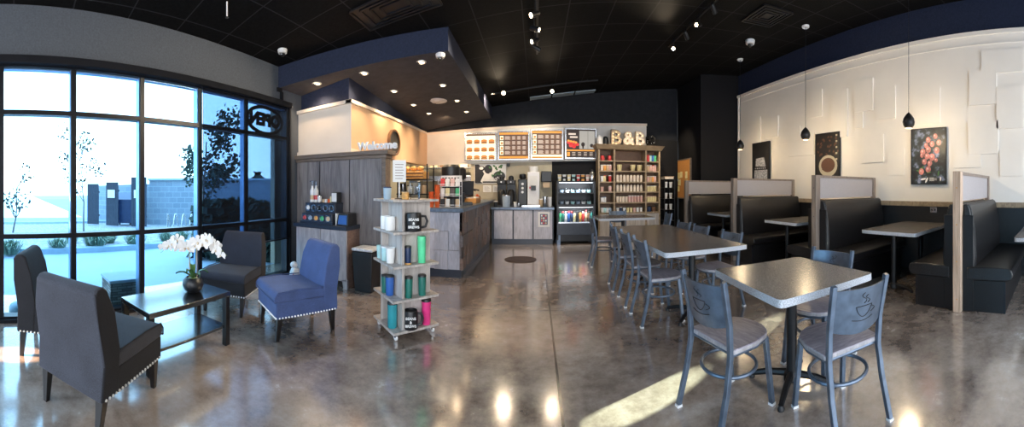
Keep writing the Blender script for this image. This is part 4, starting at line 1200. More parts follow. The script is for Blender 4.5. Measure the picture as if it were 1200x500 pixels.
def onstand(px, z, depth):        # place on the tier at angle of px and distance depth
    a = ang(px); return (depth * math.sin(a), depth * math.cos(a), z)
FR = rot
tumbler('white and blue patterned cup on the top of the display stand', onstand(454, TZ[4], 3.04), .115, .038, 'kerb', 'deep_blue')
tumbler('amber filled jar beside the sign on top of the display stand', onstand(475, TZ[4], 3.02), .07, .035, 'bread', 'tan', name='jar', cat='jar')
tumbler('clear glass jar with dark lid on top of the display stand', onstand(486, TZ[4], 3.05), .17, .052, 'clear_glass', 'black_plastic', name='jar', cat='jar')
sg = thing('sign_holder', 'white paper sign in a slim stand on top of the display stand', 'sign', onstand(468, TZ[4], 3.12), R(30))
MB().lathe([(.045, 0), (.045, .006), (.006, .012)], n=20).build('base', 'black_metal', sg); MB().tube([(0, 0, .008), (0, 0, .17)], .004).build('pole', 'steel', sg)
MB().box(-.062, .062, -.004, .004, .16, .365).build('sheet', 'white_paper', sg)
m = MB()
for k in range(6): m.box(-.04, .03 + .01 * (k % 2), -.0055, -.004, .19 + .026 * k, .196 + .026 * k)
m.build('print_lines', 'post_grey', sg)
mug('large white mug on the upper tier of the display stand, in front of the other', uv(-.18, .06, TZ[3]), .125, .048, 'ceramic_white', R(200), handle=False)
mug('large white mug on the upper tier of the display stand, right of its twin', uv(-.182, -.055, TZ[3]), .125, .048, 'ceramic_white', R(160), handle=False)
mug('round black BEANS & BREWS mug on the upper tier of the display stand', uv(-.02, -.207, TZ[3]), .165, .072, 'black_plastic', R(22), ['BEANS', '&', 'BREWS'])
tumbler('pale ribbed cup at the left rim of the second tier down', uv(-.185, .182, TZ[2]), .125, .035, 'pale_teal', None, style=2)
tumbler('pale teal travel cup on the second tier down', uv(-.182, .06, TZ[2]), .135, .038, 'pale_teal', 'white_plastic')
tumbler('white travel cup on the second tier down', uv(-.18, -.055, TZ[2]), .14, .044, 'ceramic_white', None, style=2)
tumbler('slim navy bottle with copper base on the second tier down', uv(-.06, -.175, TZ[2]), .165, .031, 'deep_blue', 'black_plastic', band='bread')
tumbler('bright green water bottle on the second tier down', uv(.08, -.18, TZ[2]), .245, .039, 'bright_green', 'bright_green', style=0)
tumbler('dark green tumbler at the left of the third tier down', uv(-.185, .06, TZ[1]), .165, .036, 'dark_green')
tumbler('blue travel tumbler at the near corner of the third tier down', uv(-.18, -.04, TZ[1]), .185, .040, 'blue')
tumbler('dark green travel tumbler in the middle of the third tier down', uv(-.055, -.18, TZ[1]), .19, .036, 'dark_green')
tumbler('dark green travel tumbler at the right of the third tier down', uv(.085, -.18, TZ[1]), .19, .038, 'dark_green')
tumbler('teal water bottle with black cap on the bottom tier', uv(-.182, -.10, TZ[0]), .235, .046, 'teal', style=0)
mug('round black BEANS & BREWS mug on the bottom tier of the display stand', uv(-.045, -.20, TZ[0]), .165, .064, 'black_plastic', R(22), ['BEANS', '&', 'BREWS'])
tumbler('pink water bottle with black cap on the bottom tier', uv(.13, -.18, TZ[0]), .235, .044, 'pink', style=0)

# ================================================================ COFFEE CONDIMENT STATION
YS = 3.72; cs = thing('condiment_station', 'grey wood condiment station with black slab top against the panelled wall', 'cabinet')
MB().box(-3.30, -2.36, YS - .03, YW - .005, .78, .835).build('worktop', 'navy_laminate', cs, bevel=.004)
MB().box(-2.40, -2.37, YS + .02, YW - .01, 0, .78).build('side_panel', 'block_wood_a', cs, smooth=0)
m = MB(); m.slab([(-3.26, .10), (-3.26, .78), (-2.82, .78), (-2.82, .10)], YS, YS + .02); m.build('door', 'grey_wood_light', cs, bevel=.003)
m = MB(); m.slab([(-2.81, .10), (-2.81, .78), (-2.38, .78), (-2.38, .10)], YS, YS + .02); m.build('door', 'grey_wood_light', cs, bevel=.003)
MB().slab([(-3.28, 0), (-3.28, .12), (-3.20, .12), (-3.22, 0)], YS, YS + .04).build('foot', 'grey_wood_light', cs); MB().slab([(-2.43, 0), (-2.45, .12), (-2.37, .12), (-2.37, 0)], YS, YS + .04).build('foot', 'grey_wood_light', cs)
MB().box(-3.22, -2.42, YS + .02, YW - .02, .12, .78).build('carcass', 'black_plastic', cs, smooth=0)
cg = thing('cup_organizer', 'black two row condiment and cup organizer on the condiment station', 'organizer', (-2.90, YS + .02, .836))
m = MB(); 
m.slab([(-.27, 0), (.27, 0), (.27, .15), (-.27, .15)], .0, .28); m.slab([(-.27, .15), (.27, .15), (.27, .30), (-.27, .30)], .08, .28)
m.build('case', 'navy_laminate', cg, bevel=.006)
MB().slab([(-.29, 0), (.29, 0), (.29, .04), (-.29, .04)], -.02, .0).build('front_lip', 'navy_laminate', cg)
cols = [['white_plastic', 'black_plastic', 'black_plastic', 'black_plastic', 'black_plastic'], ['red', 'pavement', 'orange_light', 'green', 'tan']]
for j in range(2):
    for i in range(5):
        x = -.21 + i * .105; z = .085 + j * .14; y = -.004 + j * .08
        h_ = MB().xf(Matrix.Translation((x, y, z)) @ Matrix.Rotation(PI / 2 + .0, 4, 'X')).lathe([(.044, 0), (.047, .012), (.040, .012), (.038, .002)], n=20).build('holder_ring', 'steel', cg)
        c = cols[1 - j][i]
        MB().ell((x, y - .004, z), (.034, .012, .034), 12, 8).build('contents', c, cg)
for k, x in enumerate((-3.13, -3.06)):
    t = thing('syrup_bottle', 'white labelled pump syrup bottle on the organizer, %s of two' % ('left' if k == 0 else 'right'), 'syrup bottle', (x, YS + .22, 1.137), 0, 'pump syrup bottles')
    MB().lathe([(.032, 0), (.034, .01), (.034, .13), (.014, .17), (.014, .19)], n=18).build('bottle', 'white_plastic' if k == 0 else 'white_paper', t)
    MB().lathe([(.0345, .03), (.0345, .08)], n=18).build('paper_label', 'red' if k else 'tan', t)
    MB().tube([(0, 0, .19), (0, 0, .245), (.0, -.05, .24)], .006).build('pump', 'steel', t)
    t.scale = (1.1, 1.1, 1.3)
tumbler('white shaker canister on the organizer beside the pump bottles', (-2.98, YS + .2, 1.137), .10, .033, 'white_plastic', 'steel', name='shaker', cat='shaker')
for k, (x, c, h_) in enumerate(((-2.90, 'tan', .05), (-2.855, 'white_paper', .05), (-2.80, 'orange', .055), (-2.76, 'yellow', .09))):
    t = tag(MB().box(-.018, .018, -.02, .02, 0, h_).build('condiment_packet', c, loc=(x, YS + .2, 1.137), bevel=.003), '%s packet stack on the organizer, %s from the left' % ({'tan': 'tan', 'white_paper': 'white', 'orange': 'orange', 'yellow': 'tall yellow'}[c], ORD[k]), 'packets', 'packets on the organizer')
t = thing('napkin_dispenser', 'black napkin dispenser with white napkins on top of the organizer', 'napkin dispenser', (-2.675, YS + .2, 1.137))
MB().box(-.05, .05, -.06, .06, 0, .15).build('case', 'black_plastic', t, bevel=.006); MB().box(-.04, .04, -.066, -.06, .015, .14).build('napkins', 'white_paper', t)
t = thing('napkin_dispenser', 'low blue-black napkin box on the right end of the condiment station', 'napkin dispenser', (-2.47, YS + .15, .836))
MB().hexa([(-.10, -.12, 0), (.09, -.12, 0), (.09, .12, 0), (-.10, .12, 0), (-.08, -.09, .165), (.08, -.09, .165), (.08, .12, .165), (-.08, .12, .165)]).build('case', 'black_plastic', t, bevel=.005)
MB().hexa([(-.07, -.122, .02), (.07, -.122, .02), (.07, -.10, .02), (-.07, -.10, .02), (-.06, -.102, .14), (.06, -.102, .14), (.06, -.08, .14), (-.06, -.08, .14)]).build('face_plate', 'blue', t)
t = tag(MB().box(-.012, .012, -.05, .05, 0, .16).build('paper_stack', 'white_paper', loc=(-2.595, YS + .12, .836)), 'upright white lid stack between organizer and napkin box', 'lids')
tc_ = thing('trash_can', 'black trash can with white liner beside the condiment station', 'trash can', (-2.14, 3.86, 0))
MB().hexa([(-.125, -.125, 0), (.125, -.125, 0), (.125, .125, 0), (-.125, .125, 0), (-.15, -.15, .52), (.15, -.15, .52), (.15, .15, .52), (-.15, .15, .52)]).build('can', 'black_plastic', tc_, bevel=.012)
MB().hexa([(-.153, -.153, .53), (.153, -.153, .53), (.153, .153, .53), (-.153, .153, .53), (-.157, -.157, .565), (.157, -.157, .565), (.157, .157, .565), (-.157, .157, .565)]).build('liner', 'bag_plastic', tc_, bevel=.01)

# ================================================================ WELCOME LETTERS + ROUND MIRROR
wl = thing('welcome_sign', 'white Welcome letters standing on the ledge of the panelled wall', 'letters', (-2.07, YW - .05, 1.861))
text('Welcome', .15, 'white_plastic', wl, (0, 0, .058), ext=.012, bold=.006)
t = thing('round_mirror', 'round bronze rimmed wall mirror on the cream wall behind the Welcome letters', 'mirror', (-2.655, 5.8, 2.215), 0)
nrm = Vector((.995, .093, 0)); MX = Matrix.Rotation(R(90), 4, 'Y')
MB().xf(MX).lathe([(.25, 0), (.25, .05), (.215, .05), (.215, .02)], n=40, ring=True).build('rim', 'brown', t)
MB().xf(MX).lathe([(.217, .01), (.217, .03)], n=40).build('mirror_plate', 'leg_black', t)

# ================================================================ BEHIND THE COUNTER
def prop_box(name, label, cat, p, sx, sy, sz, mt, parts=(), bevel=.006, group=None, rz=0):
    t = thing(name, label, cat, p, rz, group)
    MB().box(-sx / 2, sx / 2, -sy / 2, sy / 2, 0, sz).build('body', mt, t, bevel=bevel)
    for nm, mt2, b_ in parts: MB().box(*b_).build(nm, mt2, t, bevel=.002)
    return t
ZC = 1.045
# stack of orange cups
for k, (x, y) in enumerate(((-1.52, 4.98), (-1.63, 5.02))):
    t = thing('cup_stack', 'stack of orange paper cups at the counter corner, %s' % ('the taller one' if k == 0 else 'the shorter one behind the display stand'), 'cup stack', (x, y, ZC), 0, 'orange cup stacks')
    for j in range(6 - 2 * k): MB().lathe([(.034, j * .055), (.044, j * .055 + .075), (.046, j * .055 + .078)], n=16).build('cup', 'orange', t)
# white wire snack rack with bags
t = thing('snack_rack', 'white wire snack rack on the service counter front', 'rack', (-1.33, 5.05, ZC))
m = MB()
for z in (.0, .17, .32): 
    for x in (-.17, -.085, 0, .085, .17): m.tube([(x, -.08, z + .01), (x, .08, z + .01)], .004, 5)
    m.tube([(-.17, -.08, z + .04), (.17, -.08, z + .04)], .005, 5); m.tube([(-.17, -.08, z + .01), (.17, -.08, z + .01)], .005, 5)
for x in (-.17, .17):
    for y in (-.08, .08): m.tube([(x, y, 0), (x, y, .44)], .005, 5)
m.build('wire_frame', 'white_plastic', t); MB().box(-.17, .17, .07, .08, .40, .50).build('header_card', 'white_paper', t)
m = MB()
for k in range(6): m.box(-.15 + k * .05, -.12 + k * .05, .062, .07, .43, .47)
m.build('header_print', 'black_plastic', t)
for z, row, cc in ((.012, 'bottom', ('black_plastic', 'white_paper', 'black_plastic', 'tan')), (.182, 'middle', ('white_paper', 'yellow', 'bark', 'green')), (.332, 'top', ('red', 'white_paper', 'rose', 'white_paper'))):
    for k, c in enumerate(cc):
        o = MB().hexa([(-.03, -.03, 0), (.03, -.03, 0), (.03, .03, 0), (-.03, .03, 0), (-.034, -.008, .12), (.034, -.008, .12), (.034, .008, .12), (-.034, .008, .12)]).build('snack_bag', c, bevel=.006, loc=(-1.33 - .12 + k * .08, 5.05, ZC + z))
        tag(o, '%s snack bag in the %s row of the white wire rack, %s from the left' % ({'black_plastic': 'black', 'white_paper': 'white', 'bark': 'dark', 'rose': 'pink'}.get(c, c), row, ORD[k]), 'snack bag', 'snack bags in the wire rack')
# small bottles along the front edge
for k, (c, h_) in enumerate((('white_plastic', .16), ('black_plastic', .20), ('white_paper', .22), ('tan', .17))):
    tumbler('%s squeeze bottle standing left of the snack rack, %s from the left' % ({'white_plastic': 'short white', 'black_plastic': 'black', 'white_paper': 'tall white', 'tan': 'tan'}[c], ORD[k]), (-1.60 + k * .055, 5.16, ZC), h_, .024, c, 'black_plastic', 'squeeze bottles on the counter', 'bottle', 'bottle', 1)
# register screen, grinders, hopper
t = thing('register', 'black register screen on the service counter edge', 'register', (-1.30, 5.84, ZC), R(200))
MB().box(-.16, .16, -.10, .10, 0, .05).build('base', 'black_plastic', t, bevel=.006); MB().sq((0, 0, .05), (0, .03, .22), .05).build('stand', 'black_plastic', t)
MB().xf(Matrix.Translation((0, .02, .30)) @ Matrix.Rotation(R(-15), 4, 'X')).box(-.19, .19, -.015, .015, -.13, .13).build('screen', 'black_plastic', t, bevel=.006)
for k, (x, y, lab) in enumerate(((-1.45, 5.55, 'black coffee grinder with a wide black hopper, nearer the register'), (-1.50, 6.30, 'black coffee grinder with a wide black hopper, behind the first one'))):
    t = thing('coffee_grinder', lab, 'coffee grinder', (x, y, ZC))
    MB().box(-.12, .12, -.14, .14, 0, .40).build('body', 'black_plastic', t, bevel=.02)
    MB().lathe([(.07, .40), (.13, .47), (.16, .50), (.16, .66), (.12, .70)], n=24).build('hopper', 'black_plastic', t)
    MB().box(-.03, .03, -.2, -.13, .2, .26).build('spout', 'steel', t)
t = thing('espresso_machine', 'steel and black espresso machine along the service counter', 'espresso machine', (-1.6, 6.9, ZC))
MB().box(-.22, .22, -.40, .40, .06, .42).build('body', 'black_plastic', t, bevel=.02); MB().box(-.23, .23, -.42, .42, .42, .45).build('cup_tray', 'steel', t)
MB().box(-.20, .24, -.38, .38, .0, .08).build('drip_tray', 'steel', t)
for y in (-.2, .2): MB().tube([(.22, y, .28), (.30, y, .27), (.38, y, .25)], .018, 8).build('portafilter', 'black_plastic', t)
prop_box('pastry_box', 'orange and white pastry box on the counter near the back corner', 'box', (-1.27, 6.6, ZC), .24, .5, .10, 'orange_light', (('paper', 'white_paper', (-.10, .10, -.2, .2, .10, .12)),))
for k, (y, c, h_, lab) in enumerate(((7.15, 'orange', .17, 'orange squeeze bottle'), (7.3, 'orange', .15, 'second orange squeeze bottle'), (7.45, 'black_plastic', .12, 'short black bottle'), (7.0, 'tan', .12, 'short tan bottle'))):
    tumbler(lab + ' at the far end of the service counter', (-1.28, y, ZC), h_, .035, c, 'orange' if k < 2 else 'black_plastic', name='bottle', cat='bottle', style=1)
# shelf of baskets behind the counter left
t = thing('wire_shelf', 'dark wire shelf unit behind the counter seen over the display stand', 'shelf unit', (-2.30, 6.1, 0))
m = MB()
for x in (-.3, .3):
    for y in (-.2, .2): m.tube([(x, y, 0), (x, y, 1.80)], .014, 6)
m.build('uprights', 'black_metal', t)
for z in (.9, 1.22, 1.50): MB().box(-.32, .32, -.22, .22, z, z + .02).build('shelf', 'black_metal', t)
prop_box('bread_crate', 'orange-brown crate on the wire shelf behind the counter', 'crate', (-2.30, 6.1, 1.521), .42, .34, .15, 'bread', (('slat', 'brown', (-.212, .212, -.173, -.17, .03, .06)), ('slat', 'brown', (-.212, .212, -.173, -.17, .09, .12))))
for k in range(3):
    o = MB().ell((0, 0, .05), (.07, .05, .05), 12, 8).build('bread_roll', 'bread', loc=(-2.45 + k * .14, 6.02, 1.67)); tag(o, 'bread roll on top of the crate behind the counter, %s from the left' % ORD[k], 'bread roll', 'rolls on the crate')
for k, (c, h_) in enumerate((('steel', .2), ('white_plastic', .16), ('steel', .14), ('tan', .18))):
    tumbler('%s container on the middle wire shelf behind the counter, %s from the left' % ({'steel': 'steel', 'white_plastic': 'white', 'tan': 'tan'}[c], ORD[k]), (-2.53 + k * .15, 5.98, 1.242), h_, .055, c, 'black_plastic', 'containers on the wire shelf', 'container', 'container')
t = thing('kitchen_hood', 'stainless hood and shelf seen through the kitchen opening', 'hood', (-2.5, 10.2, 0))
MB().box(-1.0, .85, -.3, .3, 1.55, 1.72).build('hood_body', 'steel', t, bevel=.01); MB().box(-1.0, .85, -.35, .25, 1.95, 1.98).build('shelf', 'steel', t)
MB().box(-1.0, .85, -.3, .3, .9, .95).build('worktop', 'steel', t); MB().box(-1.0, .85, -.28, .3, .1, .9).build('cabinet', 'black_metal', t)
for k in range(5): prop_box('storage_box', 'box on the kitchen shelf above the hood, %s from the left' % ORD[k], 'box', (-3.2 + k * .33, 10.15, 1.981), .24, .2, .2 + .05 * (k % 3), ('tan', 'brown', 'steel', 'tan', 'bark')[k], group='boxes on the kitchen shelf')
prop_box('oven', 'black oven on the kitchen worktop behind the grinders', 'oven', (-2.3, 9.25, .62), .6, .5, .75, 'black_metal', (('door', 'black_plastic', (-.26, .26, -.262, -.25, .12, .6)), ('handle', 'steel', (-.22, .22, -.30, -.27, .62, .645))))
prop_box('kitchen_counter', 'dark kitchen counter block behind the service area', 'counter', (-2.45, 9.25, 0), 1.2, .6, .62, 'navy_laminate', (('worktop', 'steel', (-.62, .62, -.32, .32, .62 - .03, .62)),))
# back counter machines
ZB = .886
def airpot(x, lab):
    t = thing('coffee_brewer', lab, 'coffee brewer', (x, 8.35, ZB))
    MB().box(-.11, .11, -.16, .16, 0, .04).build('base', 'black_plastic', t, bevel=.005); MB().box(-.11, .11, .03, .16, .04, .62).build('tower', 'black_plastic', t, bevel=.01)
    MB().box(-.11, .11, -.14, .16, .56, .66).build('head', 'black_plastic', t, bevel=.015)
    MB().lathe([(.085, .04), (.09, .06), (.09, .36), (.05, .42)], (0, -.05, 0), 18).build('carafe', 'black_metal', t)
    MB().lathe([(.06, .66), (.065, .74), (.03, .77)], n=16).build('lid_dome', 'black_plastic', t)
    MB().lathe([(.02, 0), (.02, .01)], (0, 0, 0), 8).xf()
    MB().xf(Matrix.Translation((0, -.142, .61)) @ Matrix.Rotation(PI / 2, 4, 'X')).lathe([(.02, 0), (.02, .005)], n=10).build('dial', 'white_plastic', t)
airpot(-.86, 'black coffee brewer, leftmost on the back counter'); airpot(-.62, 'black coffee brewer, second on the back counter')
t = thing('coffee_brewer', 'slim black brewer with white dial labels, beside the tall white grinder', 'coffee brewer', (-.33, 8.38, ZB))
MB().box(-.11, .11, -.16, .16, 0, .68).build('body', 'black_plastic', t, bevel=.015); MB().lathe([(.06, .68), (.09, .72), (.09, .80), (.05, .82)], n=18).build('hopper', 'black_plastic', t)
for z, c in ((.56, 'white_plastic'), (.46, 'white_paper'), (.36, 'white_plastic')): MB().xf(Matrix.Translation((0, -.162, z)) @ Matrix.Rotation(PI / 2, 4, 'X')).lathe([(.032, 0), (.032, .006)], n=14).build('dial', c, t)
t = thing('bulk_grinder', 'tall white bulk coffee grinder on the back counter', 'coffee grinder', (-.06, 8.38, ZB))
MB().box(-.15, .15, -.16, .16, 0, .86).build('body', 'white_plastic', t, bevel=.015); MB().box(-.10, .10, -.175, -.16, .50, .76).build('window_plate', 'white_paper', t)
MB().lathe([(.10, .86), (.12, .98), (.12, 1.0)], n=18).build('hopper', 'ceramic_white', t); MB().box(-.06, .06, -.24, -.16, .40, .52).build('spout', 'black_plastic', t); MB().box(-.12, .12, -.26, -.15, 0, .05).build('tray', 'steel', t)
MB().box(-.10, -.07, -.18, -.16, .44, .49).build('switch', 'red', t)
t = thing('towel_dispenser', 'black paper towel dispenser on the wall right of the white grinder', 'dispenser', (.27, YM - .08, 1.36))
MB().box(-.14, .14, -.08, .08, .14, .42).build('case', 'black_plastic', t, bevel=.02); MB().box(-.09, .09, -.05, .0, 0, .15).build('towel', 'tan', t)
for k, (x, c, h_, r_) in enumerate(((-.98, 'ceramic_black', .14, .05), (-.72, 'pavement', .30, .10), (-.50, 'white_plastic', .12, .04), (-.42, 'steel', .10, .05), (.12, 'tan', .20, .05), (.22, 'steel', .26, .07), (.34, 'white_plastic', .24, .05))):
    nm = {'ceramic_black': 'black', 'pavement': 'pale blue plastic', 'white_plastic': 'white', 'steel': 'steel', 'tan': 'tan'}[c]
    tumbler('%s container at the front of the back counter, %s from the left' % (nm, ORD[k]), (x, 8.08, ZB), h_, r_, c, 'steel' if k % 2 else 'white_plastic', 'containers on the back counter', 'container', 'container')
prop_box('tray', 'low steel tray in front of the tall white grinder', 'tray', (-.12, 8.05, ZB), .44, .16, .05, 'steel')
# pictures on the back wall
t = thing('food_poster', 'black and white coffee and beans poster on the wall above the brewers', 'poster', (-1.20, YM - .012, 1.72))
MB().box(-.42, .42, 0, .012, -.26, .26).build('print_base', 'white_paper', t)
m = MB(); rng = random.Random(6)
def d2(m, x, z, rx, rz2, y, rot=0, n=14):
    m.add([(x + rx * math.cos(2 * PI * k / n) * math.cos(rot) - rz2 * math.sin(2 * PI * k / n) * math.sin(rot), y, z + rx * math.cos(2 * PI * k / n) * math.sin(rot) + rz2 * math.sin(2 * PI * k / n) * math.cos(rot)) for k in range(n)], [tuple(range(n))])
m.mat(0); m.slab([(-.41, -.25), (-.41, .25), (-.30, .25), (-.16, .0), (-.26, -.20), (-.2, -.25)], -.002, 0)
d2(m, -.24, .14, .10, .07, -.003); m.mat(1); d2(m, -.24, .15, .06, .04, -.0035); m.mat(0); d2(m, -.05, .12, .11, .12, -.003); d2(m, .24, -.06, .16, .13, -.003); m.mat(2)
for k in range(15): d2(m, rng.uniform(-.05, .38), rng.uniform(-.05, .22), .04, .025, -.004, rng.uniform(0, 3), 8)
m.mat(1)
for k in range(16): d2(m, rng.uniform(-.2, .3), rng.uniform(-.22, .02), .025, .018, -.0045, rng.uniform(0, 3), 8)
m.mat(0); m.box(-.2, .3, -.0055, -.005, -.235, -.20)
m.build('print', ['black_plastic', 'white_paper', 'green_leaf'], t)
for k, x in enumerate((-1.28, -1.02)):
    t = thing('wall_notice', 'white framed paper notice under the coffee poster, %s one' % ('left' if k == 0 else 'right'), 'notice', (x, YM - .01, 1.33), 0, 'paper notices under the poster')
    MB().box(-.11, .11, 0, .01, -.09, .09).build('sheet', 'white_paper', t)
    m = MB()
    for q in range(6): m.box(-.08, .07 - .02 * (q % 3), -.002, 0, -.065 + q * .022, -.060 + q * .022)
    m.build('print_lines', 'bark', t)
# wall speaker / camera stub near menu boards
t = thing('wall_spotlight', 'small black fitting on the wall below the second menu board', 'fitting', (-.72, YM - .04, 1.95)); MB().box(-.04, .04, -.05, .03, -.04, .04).build('body', 'black_plastic', t, bevel=.01)

# ================================================================ MENU BOARDS
YP = YM - .10
def board(x0, x1, y0, y1, label, kind):
    a = onY(x0, y0, YP); b_ = onY(x1, y1, YP); w_ = b_.x - a.x; h_ = .80; zc = a.z - h_ / 2 - .02 if False else (a.z + b_.z) / 2
    h_ = (a.z - b_.z)
    t = thing('menu_board', label, 'menu board', ((a.x + b_.x) / 2, YP, zc), 0, 'menu boards over the back counter')
    e = .035; W2, H2 = w_ / 2, h_ / 2
    m = MB(); m.box(-W2, W2, -.03, .05, H2 - e, H2).box(-W2, W2, -.03, .05, -H2, -H2 + e).box(-W2, -W2 + e, -.03, .05, -H2 + e, H2 - e).box(W2 - e, W2, -.03, .05, -H2 + e, H2 - e)
    m.build('frame', 'steel', t, bevel=.005)
    iw, ih = W2 - e, H2 - e
    if kind == 0:
        MB().box(-iw, iw, -.01, .02, -ih, ih).build('panel', 'menu_white', t, smooth=0)
        m = MB(); rg = random.Random(2)
        m.mat(0).box(-iw, iw, -.014, -.010, ih * .86, ih * .99)
        for r_ in range(3):
            z = ih * (.38 - r_ * .62)
            for k in range(4):
                x = iw * (-.75 + k * .5); m.mat(1)
                d2(m, x, z + .02, iw * .21, ih * .13, -.013); m.mat(2); d2(m, x, z - ih * .06, iw * .22, ih * .06, -.0135); m.mat(1 if r_ < 2 else 3); d2(m, x, z - ih * .12, iw * .20, ih * .05, -.014)
            m.mat(4)
            for k in range(4):
                for q in range(3): m.box(iw * (-.93 + k * .5), iw * (-.6 + k * .5), -.013, -.0125, z + ih * (.22 + q * .06), z + ih * (.235 + q * .06))
        m.build('sandwich_print', ['menu_tan', 'menu_bread', 'menu_brown', 'menu_orange', 'menu_grey'], t, smooth=0)
    elif kind in (1, 2):
        MB().box(-iw, iw, -.01, .02, -ih, ih).build('panel', 'menu_brown', t, smooth=0)
        m = MB(); m.mat(0).box(-iw, iw, -.013, -.01, ih * .82, ih * .97).box(-iw, iw, -.013, -.01, -ih * .97, -ih * (.80 if kind == 1 else .72))
        if kind == 2: m.mat(3).box(-iw, iw, -.0132, -.013, -ih * .88, -ih * .74)
        for r_ in range(4):
            z = ih * (.55 - r_ * .37)
            m.mat(3); m.box(-iw * .95, -iw * .70, -.013, -.01, z - ih * .13, z + ih * .17); m.mat(1); d2(m, -iw * .82, z, iw * .09, ih * .09, -.014)
            m.mat(2).box(-iw * .65, iw * .97, -.0115, -.010, z - ih * .14, z + ih * .14); m.mat(4)
            for q in range(4):
                zz = z + ih * (.10 - q * .065)
                m.box(-iw * .6, -iw * (.28 - .05 * (q % 2)), -.014, -.0115, zz, zz + ih * .03)
                for c_ in range(3): m.box(iw * (-.1 + c_ * .36), iw * (.10 + c_ * .36), -.014, -.0115, zz, zz + ih * .03)
        m.build('price_list_print', ['menu_orange', 'menu_bread', 'menu_tan', 'menu_white', 'menu_text'], t, smooth=0)
    else:
        MB().box(-iw, iw, -.01, .02, -ih, ih).build('panel', 'menu_dark', t, smooth=0)
        m = MB(); m.mat(0).box(-iw * .10, iw * .48, -.013, -.01, -ih * .38, ih * .92).box(iw * .50, iw * .96, -.013, -.01, -ih * .38, ih * .92)
        m.mat(1); rg = random.Random(3)
        for k in range(9): d2(m, rg.uniform(-.85, -.25) * iw, rg.uniform(-.25, .15) * ih, iw * .13, ih * .11, -.0135)
        m.mat(2); 
        for k in range(4): d2(m, -iw * (.85 - k * .17), ih * (.2 - .04 * k), iw * .09, ih * .08, -.014)
        m.box(-iw * .97, iw * .95, -.013, -.01, -ih * .53, -ih * .43); m.box(-iw * .95, -iw * .75, -.013, -.01, -ih * .9, -ih * .6)
        m.mat(3); d2(m, iw * .15, -ih * .05, iw * .13, ih * .16, -.014); d2(m, iw * .75, -ih * .12, iw * .12, ih * .13, -.014); m.box(iw * .1, iw * .2, -.014, -.013, -ih * .35, -ih * .05)
        m.mat(4)
        for k in range(2): m.box(-iw * (.85 - .1 * k), -iw * (.35 - .12 * k), -.014, -.012, ih * (.62 - k * .22), ih * (.74 - k * .22))
        for k in range(4):
            for q in range(3): m.box(iw * (-.6 + k * .4), iw * (-.38 + k * .4), -.013, -.012, -ih * (.65 + q * .1), -ih * (.62 + q * .1))
        m.build('fruit_drink_print', ['menu_grey', 'menu_red', 'menu_orange', 'menu_dark', 'menu_text'], t, smooth=0)
board(544.5, 582, 156, 188, 'lit menu board with rows of sandwiches, leftmost of four', 0)
board(583.5, 620.5, 153.5, 187.5, 'lit brown price list menu board, second from the left', 1)
board(622, 660, 151.5, 187, 'lit brown price list menu board, third, with a pale strip along its foot', 2)
board(662, 699, 150, 186.5, 'dark menu board with red fruit and drinks, rightmost of four', 3)

# ================================================================ DRINK COOLER
oc = thing('drink_cooler', 'black open front drink cooler between back counter and wooden shelving', 'cooler', (0, 7.95, 0))
ox0, ox1 = .50, 1.44
MB().box(ox0, ox1, .55, .68, 0, 1.50).build('back_panel', 'black_metal', oc, smooth=0)
MB().box(ox0, ox0 + .04, 0, .60, .10, 1.52).build('side_panel', 'black_metal', oc, smooth=0); MB().box(ox1 - .04, ox1, 0, .60, .10, 1.52).build('side_panel', 'black_metal', oc, smooth=0)
MB().box(ox0, ox1, .03, .60, 1.48, 1.52).build('top_panel', 'black_metal', oc, smooth=0)
MB().box(ox0 + .04, ox1 - .04, .02, .56, .885, .95).build('shelf', 'black_metal', oc, smooth=0)
MB().box(ox0 + .04, ox1 - .04, .04, .56, 1.205, 1.235).build('shelf', 'black_metal', oc, smooth=0)
MB().box(ox0 + .04, ox1 - .04, .0, .56, .50, .53).build('shelf', 'steel', oc, smooth=0)
MB().box(ox0, ox1, -.02, .60, .22, .50).build('front_panel', 'navy_laminate', oc, bevel=.006)
MB().box(ox0, ox1, .06, .55, .06, .22).build('machine_grille', 'black_metal', oc)
for x in (ox0 + .05, ox1 - .05):
    for y in (.03, .5): MB().box(x - .04, x + .04, y, y + .07, 0, .22).build('foot', 'steel_blue', oc)
for z in (1.472, .877): MB().box(ox0 + .06, ox1 - .06, .04, .08, z, z + .008).build('light_strip', 'cooler_glow', oc)
MB().box(ox0 + .04, ox1 - .04, .0, .008, .531, .60).build('front_glass', 'clear_glass', oc, smooth=0)
al = bpy.data.lights.new('cooler_light', 'AREA'); al.shape = 'RECTANGLE'; al.size = .8; al.size_y = .05; al.energy = 5; al.color = (.85, .93, 1)
for z in (1.46, .87):
    lo = bpy.data.objects.new('cooler_light', al); lo.location = ((ox0 + ox1) / 2, 8.02, z); lo.rotation_euler = (R(20), 0, 0); COL.objects.link(lo)
rng = random.Random(8)
bc_ = [('green', 'green'), ('dark_green', 'dark green'), ('white_plastic', 'white'), ('blue', 'blue'), ('deep_blue', 'navy'), ('yellow', 'yellow'), ('black_plastic', 'black'), ('orange_light', 'light orange'), ('red', 'red'), ('tan', 'tan'), ('brown', 'brown'), ('dark_green', 'dark green')]
for k, (c, nm) in enumerate(bc_):
    x = ox0 + .085 + k * .071
    tumbler('%s drink bottle in the lower row of the cooler, %s from the left' % (nm, ORD[k]), (x, 8.06, .531), rng.uniform(.24, .28), .031, c, rng.choice(['white_plastic', 'black_plastic', 'red']), 'drink bottles in the cooler', 'drink_bottle', 'bottle', 1)
